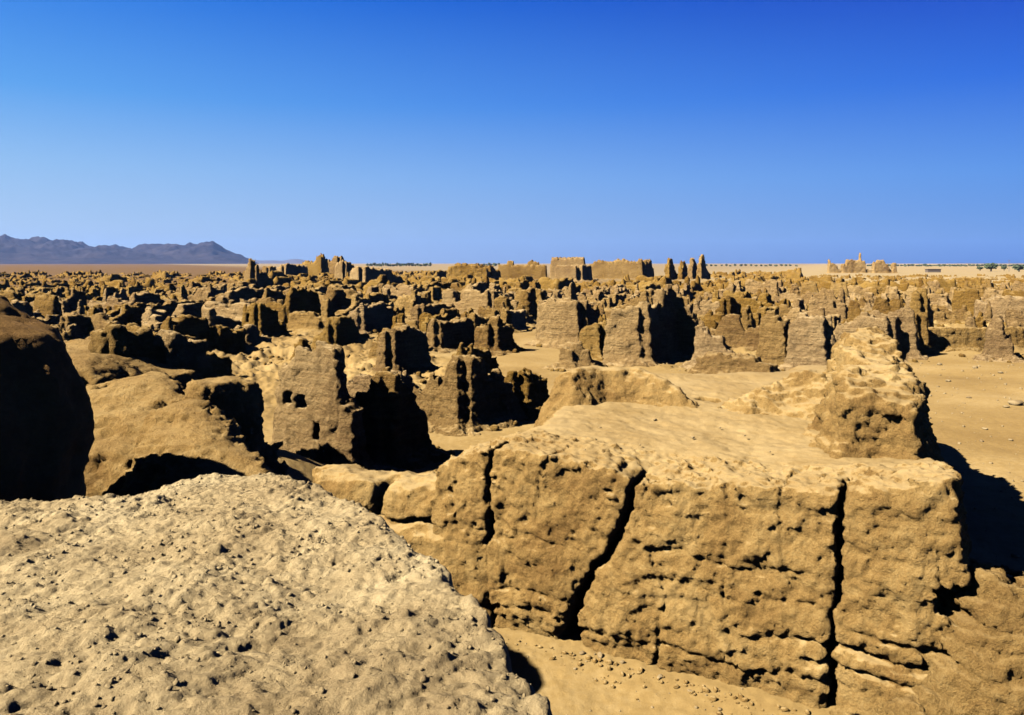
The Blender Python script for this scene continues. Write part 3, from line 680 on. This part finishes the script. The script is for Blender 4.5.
sky_ruin(247, 292, [(0, 0, 2.2, 0, 2.0, [5.6, 7.6]), (2.2, 0, 2.5, 5, 1.6, [6.4, 4.0, 3])], 'tall narrow tower stump on the left skyline', 'ruin tower', 'ruin_tower', vox=.25, mark='narrow skyline tower')
sky_ruin(263, 279, [(0, 0, 3, 0, 2, [5]), (3, 0, 4, 7, 2, [5, 3])], 'small dark stump just right of the narrow skyline tower', 'ruin tower', 'ruin_tower', vox=.3)
sky_ruin(278, 280, [(0, 0, 3, 0, 2, [4.6, 5.4]), (3, 0, 4, 11, 2.6, [5.8, 5.4, 5])], 'broad black wall on the left skyline beside the stump', 'ruin wall', 'ruined_wall', vox=.3)
sky_ruin(297, 279, [(0, 0, 12, 0, 2.6, [5.5, 7.0, 9.2]), (11, 0, 12, 3, 2.4, [10.4, 8])], 'stepped lit wall rising to a peak on the left skyline', 'ruin wall', 'ruined_wall', vox=.3, rot=math.radians(14), mark='peaked skyline wall')
sky_ruin(319, 278, [(0, 0, 10, 0, 2.6, [6.8, 7.4, 9.2]), (10, 0, 11, 4, 2.4, [9.4, 7])], 'lit wall climbing to the right, beside the peaked skyline wall', 'ruin wall', 'ruined_wall', vox=.3, rot=math.radians(12))
sky_ruin(336, 281, [(0, 0, 3, 1, 2.4, [6, 7.2]), (3, 1, 4, 5, 2.2, [7, 5.6])], 'rounded black tower stump right of the peaked skyline wall', 'ruin tower', 'ruin_tower', vox=.3)
sky_ruin(352, 290, [(0, 0, 3, 0, 2.2, [5, 5.4]), (3, 0, 5, 12, 2.6, [5.6, 5, 3])], 'black sloping wall right of the black tower stump', 'ruin wall', 'ruined_wall', vox=.25)
sky_ruin(449, 282, [(0, 0, 14, 0, 5, [5.4, 6.2, 6, 5]), (13, 0, 15, 8, 4, [5.5, 4])], 'ragged lit wall mass on the skyline left of the long fort wall', 'ruin wall', 'ruined_wall', vox=.35, rot=math.radians(20), warp=.35)
print('hand ruins', time.time()-T0)

# ------------------------------------------------------------------ the rest of the town
def proto(kind, i, vox):
    r = np.random.default_rng(1000 + 97*i + hash(kind) % 1 + {'wall': 1, 'corner': 2, 'room': 3, 'pillar': 4, 'block': 5, 'mound': 6, 'pair': 7}[kind]*31)
    U = r.uniform
    prof = lambda h, n: list(h*np.clip(U(0.42, 1.25, n), .3, 1.0))
    if kind == 'wall':
        L = U(3, 6.5); h = U(1.6, 3.2)
        if r.random() < .35: W = [(-L/2, 0, L/2, U(-.3, .3), U(.6, 1.0), prof(h, 5))]
        else: W = [(0, -L/2, U(-.3, .3), L/2, U(.6, 1.0), prof(h, 5))]
        return ruin_mesh(kind, W, vox, i+11, base=.35)
    if kind == 'corner':
        a, b = U(2.5, 5), U(2.5, 6); h = U(1.8, 3.4)
        return ruin_mesh(kind, [(-a/2, -b/2, a/2, -b/2, U(.6, 1), prof(h*.8, 4)), (a/2, -b/2, a/2, b/2, U(.7, 1.1), prof(h, 5))], vox, i+31, base=.35)
    if kind == 'room':
        a, b = U(3.5, 6), U(3.5, 6.5); h = U(1.6, 3.2)
        W = [(-a/2, -b/2, a*U(-.2, .2), -b/2, .7, prof(h*.7, 4)), (a/2, -b/2, a/2, b/2, .9, prof(h, 5)), (-a/2, b/2, a/2, b/2, .8, prof(h, 5)), (-a/2, -b/2, -a/2, b/2*U(0, 1), .8, prof(h, 5))]
        return ruin_mesh(kind, W, vox, i+51, base=.4)
    if kind == 'pillar':
        h = U(2.0, 3.8)
        return ruin_mesh(kind, [(-.3, 0, U(.3, .9), U(-.2, .3), U(.7, 1.2), prof(h, 2)), (.3, 0, .5, U(.8, 1.6), .8, [h*.7, h*.3])], vox, i+71, base=.3)
    if kind == 'pair':
        h = U(1.8, 3.2); g = U(1.4, 2.4)
        return ruin_mesh(kind, [(0, 0, .5, 0, .8, [h]), (g, 0, g+.6, .1, .8, [h*U(.6, 1.1)]), (0, 0, g, 0, .7, [.7, .5, .8]), (g+.4, 0, g+.5, U(1, 2.4), .7, [h*.7, h*.4])], vox, i+91, base=.35)
    if kind == 'block':
        a, b = U(2, 4), U(2, 4); h = U(1.5, 3.0)
        return ruin_mesh(kind, [(-a/2, 0, a/2, 0, b, prof(h, 3)), (a/2-.4, -b/2+.4, a/2-.4, b/2-.2, .8, prof(h*1.15, 4))], vox, i+111, base=.4, warp=.22)
    a, b = U(1.8, 3.4), U(1.6, 3)
    return ruin_mesh(kind, [(-a/3, 0, a/3, 0, .8, prof(1.3, 3))], vox, i+131, base=.4, mounds=[(0, 0, a, b, U(.7, 1.3))], warp=.2)

NK = {'wall': 9, 'corner': 9, 'room': 8, 'pillar': 8, 'pair': 6, 'block': 8, 'mound': 5}
PROTO = {(k, i): proto(k, i, 0.13) for k, n in NK.items() for i in range(n)}
print('protos', time.time()-T0)
NAMES = {'wall': ('ruined_wall', 'ruin wall'), 'corner': ('wall_corner', 'ruin wall'), 'room': ('ruined_house', 'ruined house'), 'pillar': ('earth_pillar', 'earth pillar'),
         'pair': ('twin_pillar', 'earth pillar'), 'block': ('ruin_block', 'ruin block'), 'mound': ('eroded_mound', 'earth mound')}
WORDS = {'wall': 'broken straight wall', 'corner': 'broken wall corner', 'room': 'roofless broken-walled room', 'pillar': 'ragged upright pillar',
         'pair': 'joined pillar pair', 'block': 'bulky wall block', 'mound': 'low rubble mound'}
CITY = []; far_cells = []
kinds = list(NK); wts = np.array([.2, .22, .24, .08, .06, .14, .06]); wts /= wts.sum()
cu, cv = 6.8, 6.2
for iu in range(-90, 110):
    for iv in range(-10, 110):
        u = (iu + rng.uniform(-.36, .36))*cu; v = (iv + rng.uniform(-.36, .36))*cv
        x, y = A1*u + A2*v
        k = kinds[rng.choice(len(kinds), p=wts)]; i = int(rng.integers(NK[k])); s = rng.uniform(.55, 1.15); q = rng.random()
        if y < 31 or abs(x) > y*0.70+4 or y > 470: continue
        px = 512 + F*x/y; py = HY + F*HC/y
        if y < 48 and px > 545: continue
        if y < 40 and px < 300: continue
        if any((x-cx)**2 + (y-cy)**2 < (r+1.6)**2 for cx, cy, r in KEEP): continue
        if any((x-cx)**2 + ((y-cy)*.75)**2 < (r*0.85)**2 for cx, cy, r in SMOOTH): continue
        if px > 915 and y < 62: continue
        pr = .9 if y < 200 else .72
        if px < 250 and y > 110: pr *= .5
        if px > 700 and y > 190: pr *= .35
        if px < 250 and y > 190: pr *= .4
        if 485 < px < 715 and y > 215: continue
        if px > 800 and y > 250: continue
        if y > 300: pr *= .6
        if q > pr: continue
        if k in ('room', 'corner', 'wall') and rng.random() < .5: s *= 1.45
        CITY.append((x, y, k, i, s, px, py))
CITY.sort(key=lambda t: t[1]); far_cells = CITY[285:]; CITY = CITY[:285]
Y1 = CITY[-1][1]
for _ in range(2600):      # smaller stubs between and beyond them
    y = math.sqrt(rng.uniform(75**2, 400**2)); px = rng.uniform(-60, 1090); x = (px-512)/F*y; k = rng.random()
    if (px < 250 and k > .65) or (485 < px < 715 and y > 225) or (px > 715 and y > 330 and k > .6): continue
    if any((x-cx)**2 + ((y-cy)*.75)**2 < (r*0.9)**2 for cx, cy, r in SMOOTH): continue
    far_cells.append((x, y, '', 0, rng.uniform(.22, .6), px, 0))
print('city', len(CITY), 'far', len(far_cells), Y1)
seen = {}
for (x, y, k, i, s, px, py) in CITY:
    best = min(LAND, key=lambda l: abs(l[0]-px) + 2.2*abs(l[1]-py))
    dx, dy = px-best[0], best[1]-py
    rel = ('right of' if dx > 0 else 'left of') if abs(dx) > 2.2*abs(dy) else ('beyond' if dy > 0 else 'in front of')
    seen.setdefault((k, rel, best[2]), []).append((x, y, k, i, s, px, py))
ORD = ['', 'second', 'third', 'fourth', 'fifth', 'sixth', 'seventh', 'eighth', 'ninth', 'tenth', 'eleventh', 'twelfth']
for (k, rel, lm), lst in seen.items():
    lst.sort(key=lambda t: t[5])
    for n, (x, y, k, i, s, px, py) in enumerate(lst):
        me = PROTO[k, i]; nm, cat = NAMES[k]
        o = link(nm, me, M_CITY, (x, y, float(gz(np.array([x]), np.array([y]))[0])*0.6-0.05), GRID + rng.normal(0, .13))
        o.scale = (s, s, min(s, 1.15)*rng.uniform(.8, 1.1))
        w = WORDS[k]
        if len(lst) == 1: lb = f'{w} {rel} the {lm}'
        else:
            pos = 'leftmost' if n == 0 else 'rightmost' if n == len(lst)-1 else f'{ORD[n]} from left'
            lb = f'{w} {rel} the {lm}, {pos} of {len(lst)} such'
        tag(o, lb, cat, 'weathered mud ruins filling the old town')

# far ruins that read as one mass
LOW = [proto(k, i, 0.36) for k in ('wall', 'corner', 'room', 'block', 'wall', 'corner') for i in range(3)]
arr = []
for me in LOW:
    V = np.empty(len(me.vertices)*3, np.float32); me.vertices.foreach_get('co', V)
    Q = np.empty(len(me.polygons)*4, np.int32); me.loops.foreach_get('vertex_index', Q)
    arr.append((V.reshape(-1, 3), Q.reshape(-1, 4)))
AV, AQ, off = [], [], 0
for (x, y, k, i, s, px, py) in far_cells:
    V, Q = arr[int(rng.integers(len(arr)))]
    a = GRID + rng.normal(0, .15); c, sn = math.cos(a)*s*1.1, math.sin(a)*s*1.1
    W = np.stack([V[:, 0]*c - V[:, 1]*sn + x, V[:, 0]*sn + V[:, 1]*c + y, V[:, 2]*s*rng.uniform(.45, 1.0)], 1)
    AV.append(W); AQ.append(Q+off); off += len(V)
o = link('rubble', mesh('rubble', np.vstack(AV), np.vstack(AQ)), M_CITY)
tag(o, 'distant mass of broken mud walls below the skyline', 'rubble', kind='stuff')
print('town', time.time()-T0)

# ------------------------------------------------------------------ mountains, far hills, trees
def mountains():
    m = earth('hazed_mountain_rock', [(.022,.020,.030), (.045,.038,.048), (.075,.062,.070)], 0.004, 0.3, 2.0, 0.05, 0.0)  # dark rock, with some purple-blue of the haze mixed into its colour
    az = np.linspace(math.radians(-62), math.radians(-14.2), 700); rr = np.linspace(5800, 9800, 120)
    AZ, R = np.meshgrid(az, rr, indexing='ij')
    X = R*np.sin(AZ); Y = R*np.cos(AZ)
    px = 512 + F*np.tan(AZ)
    env = np.interp(px, [-900, -300, 0, 60, 105, 125, 150, 180, 213, 235, 262], [300, 250, 225, 200, 200, 172, 165, 172, 195, 110, 0])
    cr = np.exp(-((R-7800)/1100)**2)
    n = 1-np.abs(fbm(X, Y, 0*X, 1/1000, 6, 0.55)) - 0.5*np.abs(fbm(X, Y, 0*X+9, 1/330, 4, 0.55))
    H = env*cr*1.05*(0.5+0.62*n) - 12
    V = np.stack([X, Y, H], -1).reshape(-1, 3); na, nr = AZ.shape
    i = (np.arange(na-1)[:, None]*nr); j = np.arange(nr-1)[None, :]
    Q = np.stack(np.broadcast_arrays(i+j, i+j+1, i+nr+j+1, i+nr+j), -1).reshape(-1, 4)[:, ::-1]
    tag(link('mountains', mesh('mountains', V, Q), m), kind='structure')
mountains()

def haze_hills():
    m = plain('hazed_hill_earth', (.035, .035, .05)); m.node_tree.nodes['Noise Texture'].inputs['Scale'].default_value = .001  # blue of the distant haze is put into the hills' base colour
    az = np.linspace(math.radians(-22), math.radians(45), 500); rr = np.linspace(9000, 11200, 24)
    AZ, R = np.meshgrid(az, rr, indexing='ij')
    px = 512 + F*np.tan(AZ)
    env = np.interp(px, [200, 240, 270, 300, 330, 700, 860, 960, 1300], [150, 260, 170, 230, 30, 10, 20, 60, 80])
    H = env*0.38*np.exp(-((R-10300)/600)**2)*(0.8+0.35*noise(AZ*40, R/1500, 0*R)) - 15
    V = np.stack([R*np.sin(AZ), R*np.cos(AZ), H], -1).reshape(-1, 3); na, nr = AZ.shape
    i = (np.arange(na-1)[:, None]*nr); j = np.arange(nr-1)[None, :]
    Q = np.stack(np.broadcast_arrays(i+j, i+j+1, i+nr+j+1, i+nr+j), -1).reshape(-1, 4)[:, ::-1]
    tag(link('hills', mesh('hills', V, Q), m), kind='structure')
haze_hills()

M_LEAF = plain('dark_foliage', (.035, .05, .02)); M_BARK = plain('bark', (.12, .08, .05)); M_WOOD = plain('pole_wood', (.10, .08, .06))
def leaf_cloud(n, rx, ry, rz, cz, size, r):
    p = r.normal(size=(n, 3)); p /= np.linalg.norm(p, axis=1)[:, None]; p *= r.uniform(.35, 1, (n, 1))**.6
    lob = 0.75 + 0.45*noise(p[:, 0]*2+r.random()*9, p[:, 1]*2, p[:, 2]*2)
    p *= lob[:, None]
    c = p*np.array([rx, ry, rz]) + [0, 0, cz]
    a = r.normal(size=(n, 3)); a /= np.linalg.norm(a, axis=1)[:, None]; b = np.cross(a, r.normal(size=(n, 3))); b /= np.linalg.norm(b, axis=1)[:, None]
    a *= size; b *= size
    V = np.stack([c-a-b, c+a-b, c+a+b, c-a+b], 1).reshape(-1, 3)
    return V, np.arange(4*n).reshape(-1, 4)
def tube(pts, rad, k=7):
    pts = np.asarray(pts, float); V = []
    for p, r_ in zip(pts, rad):
        V += [(p[0]+r_*math.cos(t), p[1]+r_*math.sin(t), p[2]) for t in np.linspace(0, 2*math.pi, k, endpoint=False)]
    Q = [(i*k+j, i*k+(j+1) % k, (i+1)*k+(j+1) % k, (i+1)*k+j) for i in range(len(pts)-1) for j in range(k)]
    return np.array(V), np.array(Q)
def tree(px, d, h, w, label, seed):
    r = np.random.default_rng(seed); x, y = atd(px, d)
    e = bpy.data.objects.new('tree', None); COL.objects.link(e); e.location = (x, y, 0); tag(e, label, 'tree', 'dark trees on the right horizon')
    V, Q = tube([(0, 0, -.3), (.1, 0, h*.3), (0, .1, h*.6)], [w*.06, w*.045, w*.03]); link('trunk', mesh('trunk', V, Q), M_BARK, parent=e)
    V, Q = leaf_cloud(420, w/2, w/2, h*.38, h*.6, w*.05, r); link('crown', mesh('crown', V, Q, False), M_LEAF, parent=e)
tree(991, 620, 7.0, 11.5, 'dark bushy tree on the right horizon, largest of its row', 1)
tree(1004, 640, 5.0, 5.5, 'small dark tree between the largest tree and the pole', 2)
tree(1019, 600, 5.2, 10.0, 'wide dark tree cut by the right edge of the view', 3)
tree(980, 680, 4.0, 6.0, 'low dark shrubby tree left of the largest tree', 4)
def pole(px, d, h, label):
    x, y = atd(px, d); e = bpy.data.objects.new('utility_pole', None); COL.objects.link(e); e.location = (x, y, 0); tag(e, label, 'pole')
    V, Q = tube([(0, 0, -.5), (0, 0, h)], [.22, .15], 8); link('post', mesh('post', V, Q), M_WOOD, parent=e)
    V, Q = tube([(0, 0, 0), (0, 0, 2.2)], [.1, .1], 6)
    V = V - [0, 0, 1.1]; V = V[:, [2, 1, 0]] + [0, -.25, h-.6]; link('crossarm', mesh('crossarm', V, Q), M_WOOD, parent=e)
pole(1009, 610, 9.0, 'thin wooden utility pole among the trees on the right horizon')
def treeline():
    r = np.random.default_rng(77); AV, AQ, off = [], [], 0
    for px in np.concatenate([np.arange(366, 432, 1.5), np.arange(478, 500, 2.), np.arange(706, 800, 5), np.arange(868, 1040, 2.2)]):
        d = r.uniform(1500, 1750); h = r.uniform(4, 9)*(1 if px < 600 else .6); x, y = atd(px + r.normal(0, .6), d)
        V, Q = leaf_cloud(70, r.uniform(2.5, 4.5), 3, h*.5, h*.5, .8, r); V = V + [x, y, 0]
        AV.append(V); AQ.append(Q+off); off += len(V)
    tag(link('treeline', mesh('treeline', np.vstack(AV), np.vstack(AQ), False), M_LEAF), 'thin dark line of far trees along the horizon', 'treeline', kind='stuff')
treeline()
# low dark shed on the right plain
def box(x0, y0, z0, x1, y1, z1):
    V = [(x, y, z) for z in (z0, z1) for (x, y) in ((x0, y0), (x1, y0), (x1, y1), (x0, y1))]
    return np.array(V, float), np.array([(0,3,2,1), (4,5,6,7), (0,1,5,4), (1,2,6,5), (2,3,7,6), (3,0,4,7)])
M_HAZE = bpy.data.materials.new('thin_air'); M_HAZE.use_nodes = True
nt = M_HAZE.node_tree; nt.nodes.remove(nt.nodes['Principled BSDF']); pv = nt.nodes.new('ShaderNodeVolumePrincipled')
pv.inputs['Density'].default_value = 3.2e-5; pv.inputs['Color'].default_value = (.17, .32, .80, 1); pv.inputs['Anisotropy'].default_value = .1
nt.links.new(pv.outputs[0], nt.nodes['Material Output'].inputs['Volume'])
tag(link('haze', mesh('haze', *box(-11600, -11600, -19, 11600, 11600, 330), False), M_HAZE), kind='stuff')
x, y = atd(933, 560); e = bpy.data.objects.new('shed', None); COL.objects.link(e); e.location = (x, y, 0); tag(e, 'low dark flat-roofed shed on the pale plain right of the skyline temple', 'shed')
link('wall', mesh('wall', *box(-4.5, -2, 0, 4.5, 2, 2.2), False), plain('shed_wall', (.06, .045, .035)), parent=e)
link('roof', mesh('roof', *box(-5, -2.4, 2.203, 5, 2.4, 2.5), False), plain('shed_roof', (.11, .08, .06)), parent=e)
print('far', time.time()-T0)

# ------------------------------------------------------------------ loose stones and grit
def stone_mesh(seed, k=9):
    r = np.random.default_rng(seed); g = np.linspace(-1.25, 1.25, k+6)
    X, Y, Z = np.meshgrid(g, g, g, indexing='ij')
    f = np.sqrt(X**2 + (Y*1.2)**2 + (Z*1.5)**2) - .85 + .35*fbm(X+seed*5, Y, Z, .9, 2)
    for _ in range(5):
        n = r.normal(size=3); n /= np.linalg.norm(n); f = np.maximum(f, X*n[0]+Y*n[1]+Z*n[2]-r.uniform(.45, .75))
    V, Q = biggest_island(*nets(g, g, g, f)); return mesh('stone', V, Q)
STONE = [stone_mesh(i) for i in range(6)]
M_STONE = earth('stone_surface', [(.27, .19, .10), (.38, .28, .15), (.47, .36, .21)], 2.0, .6, .02, 60, 0)
def scatter(name, pts, sizes, mat, label, seed):
    r = np.random.default_rng(seed); AV, AQ, off = [], [], 0
    lo = [stone_mesh(40+i, 2) for i in range(5)]
    dat = []
    for me in lo:
        V = np.empty(len(me.vertices)*3, np.float32); me.vertices.foreach_get('co', V); Q = np.empty(len(me.polygons)*4, np.int32); me.loops.foreach_get('vertex_index', Q)
        dat.append((V.reshape(-1, 3), Q.reshape(-1, 4)))
    for p, sz in zip(pts, sizes):
        V, Q = dat[r.integers(5)]; a = r.uniform(0, 6.28); c, n = math.cos(a), math.sin(a)
        W = np.stack([V[:, 0]*c-V[:, 1]*n, V[:, 0]*n+V[:, 1]*c, V[:, 2]], 1)*sz*r.uniform(.7, 1.3, 3) + p + [0, 0, sz*.15]
        AV.append(W); AQ.append(Q+off); off += len(V)
    tag(link(name, mesh(name, np.vstack(AV), np.vstack(AQ)), mat), label, kind='stuff')
r_ = np.random.default_rng(8)
V, Nn = CRUST_V[0]
ok = np.nonzero((Nn[:, 2] > .6) & (V[:, 1] > 1.8) & (V[:, 1] < 7.6) & (V[:, 2] > 4.3))[0]
pa = patch_at(V[ok, 0]*2.2, V[ok, 1]*2.2); ok = ok[r_.random(len(ok)) < .02 + pa*.10]; ok = r_.choice(ok, min(7000, len(ok)), False)
scatter('gravel', V[ok], .0045 + .016*r_.random(len(ok))**4, M_CRUST, 'crumbs and grit lying on the pale crusty wall top', 1)
gx = r_.uniform(-1.0, 8, 2600); gy = r_.uniform(6.5, 14, 2600); gx = np.concatenate([gx, r_.uniform(9, 34, 3000)]); gy = np.concatenate([gy, r_.uniform(14, 54, 3000)]); gp = np.stack([gx, gy, gz(gx, gy)], 1)
scatter('gravel', gp, np.concatenate([.004 + .03*r_.random(2600)**7, .015 + .10*r_.random(3000)**6]), M_STONE, 'grit on the sandy lane and street around the big block', 2)
al = 3.0 + 7.4*np.clip(.5+.5*np.sin(np.arange(900)*12.9898)*.35 + r_.normal(0, .3, 900), 0, 1); off = -r_.exponential(.22, 900); fx = -3.62 + .882*al + .471*off; fy = 15.0 - .471*al + .882*off
scatter('rubble', np.stack([fx, fy, gz(fx, fy)], 1), (.004 + .07*r_.random(900)**8), M_BLOCK, 'crumbs fallen from the big cracked block along its foot', 5)
cp, cs = [], []
for cx, cy, cr_ in KEEP + [(c[0], c[1], 3.2) for c in CITY]:
    if cy > 150: continue
    n = int(26 if cy < 90 else 14)
    a = r_.uniform(0, 6.28, n); q = cr_*r_.uniform(.45, 1.15, n); xx = cx + q*np.cos(a); yy = cy + q*np.sin(a)
    cp.append(np.stack([xx, yy, gz(xx, yy)], 1)); cs.append(.05 + .32*r_.random(n)**3)
scatter('rubble', np.vstack(cp), np.concatenate(cs), M_CITY, 'fallen lumps of earth strewn about the ruined walls', 3)
def stone(x, y, z, s, label, group):
    me = STONE[int(r_.integers(6))]; o = link('stone', me, M_STONE, (x, y, z + s*.2), r_.uniform(0, 6.28)); o.scale = (s, s*r_.uniform(.7, 1.1), s*r_.uniform(.6, .95)); tag(o, label, 'stone', group)
for px, py, s in [(1016, 405, .42), (1006, 408, .2), (968, 398, .16), (985, 430, .13), (948, 380, .2), (1000, 372, .22), (962, 415, .1), (1010, 440, .12), (940, 364, .25), (975, 368, .25), (1003, 480, .09)]:
    x, y = at(px, py, 0.0); stone(x, y, float(gz(np.array([x]), np.array([y]))[0]), s, 'loose clod lying on the open sandy street at the right', 'clods on the sandy street')
for px, py, s in [(693, 438, .05), (668, 402, .05), (745, 436, .04), (770, 452, .035), (600, 428, .045), (655, 420, .06), (720, 428, .035), (640, 445, .03), (585, 450, .03)]:
    x, y = at(px, py, 3.42); stone(x, y, 3.42, s, 'small pebble on the dusty top of the big cracked block', 'pebbles on the block top')
for px, py, s in [(600, 655, .10), (583, 652, .07), (622, 662, .06), (660, 676, .07), (690, 690, .05), (575, 668, .045), (720, 706, .05)]:
    x, y = at(px, py, .45); stone(x, y, float(gz(np.array([x]), np.array([y]))[0]), s, 'small fallen lump at the foot of the big cracked block', 'fallen lumps by the block')

# ------------------------------------------------------------------ light, sky, camera
AZS = (-0.88, -0.475); EL = math.radians(40)
w = bpy.data.worlds.new('World'); sc.world = w; w.use_nodes = True
nt = w.node_tree; N = nt.nodes; L = nt.links
bg = N['Background']; bg.inputs['Strength'].default_value = 0.06
sky = N.new('ShaderNodeTexSky'); sky.sky_type = 'NISHITA'; sky.sun_disc = False
sky.sun_elevation = EL; sky.sun_rotation = math.atan2(AZS[0], AZS[1]); sky.air_density = 1.0; sky.dust_density = 0.3; sky.ozone_density = 4.0; sky.altitude = 0
# clear desert air: deep blue overhead, paler low down and towards the sun's side
geo = N.new('ShaderNodeTexCoord'); sx = N.new('ShaderNodeSeparateXYZ'); L.new(geo.outputs['Generated'], sx.inputs[0])
def sl(c): return tuple(((v/255+.055)/1.055)**2.4 if v > 10 else v/255/12.92 for v in c)
def ramp(stops):
    r = N.new('ShaderNodeValToRGB'); cr = r.color_ramp
    while len(cr.elements) < len(stops): cr.elements.new(.5)
    for e, (p, c) in zip(cr.elements, stops): e.position = p; e.color = (*sl(c), 1)
    L.new(sx.outputs['Z'], r.inputs['Fac']); return r.outputs['Color']
left = ramp([(0, (184, 208, 236)), (.04, (178, 208, 240)), (.11, (150, 196, 244)), (.19, (94, 168, 244)), (.31, (30, 124, 234)), (.5, (3, 36, 100)), (1, (1, 8, 36))])
right = ramp([(0, (70, 122, 202)), (.03, (96, 148, 222)), (.1, (82, 146, 234)), (.2, (28, 102, 226)), (.31, (2, 52, 194)), (.5, (2, 26, 92)), (1, (1, 8, 36))])
mr = N.new('ShaderNodeMapRange'); mr.inputs['From Min'].default_value = -.55; mr.inputs['From Max'].default_value = .6; L.new(sx.outputs['X'], mr.inputs['Value'])
mx = N.new('ShaderNodeMix'); mx.data_type = 'RGBA'; L.new(mr.outputs[0], mx.inputs['Factor']); L.new(left, mx.inputs[6]); L.new(right, mx.inputs[7])
sc10 = N.new('ShaderNodeMix'); sc10.data_type = 'RGBA'; sc10.blend_type = 'MULTIPLY'; sc10.inputs['Factor'].default_value = 1; L.new(mx.outputs[2], sc10.inputs[6]); sc10.inputs[7].default_value = (3.2, 3.2, 3.2, 1)
fin = N.new('ShaderNodeMix'); fin.data_type = 'RGBA'; fin.inputs['Factor'].default_value = .985; L.new(sky.outputs[0], fin.inputs[6]); L.new(sc10.outputs[2], fin.inputs[7])
L.new(fin.outputs[2], bg.inputs['Color'])
sd = bpy.data.lights.new('sun', 'SUN'); sd.energy = 5.0; sd.angle = math.radians(.5); sd.color = (1, .91, .75)
so = bpy.data.objects.new('sun', sd); COL.objects.link(so)
from mathutils import Vector
so.rotation_euler = Vector((AZS[0]*math.cos(EL), AZS[1]*math.cos(EL), math.sin(EL))).to_track_quat('Z', 'Y').to_euler()
cd = bpy.data.cameras.new('camera'); co = bpy.data.objects.new('camera', cd); COL.objects.link(co)
cd.sensor_width = 36; cd.lens = 36*F/1024; cd.shift_y = -(357.5-HY)/1024; cd.clip_start = .1; cd.clip_end = 90000
co.location = (0, 0, HC); co.rotation_euler = (math.radians(90), 0, 0)
sc.camera = co
sc.view_settings.view_transform = 'Standard'; sc.view_settings.look = 'None'; sc.view_settings.exposure = 2.28; sc.view_settings.gamma = 1
sc.cycles.max_bounces = 6; sc.cycles.diffuse_bounces = 0
print('done', time.time()-T0)
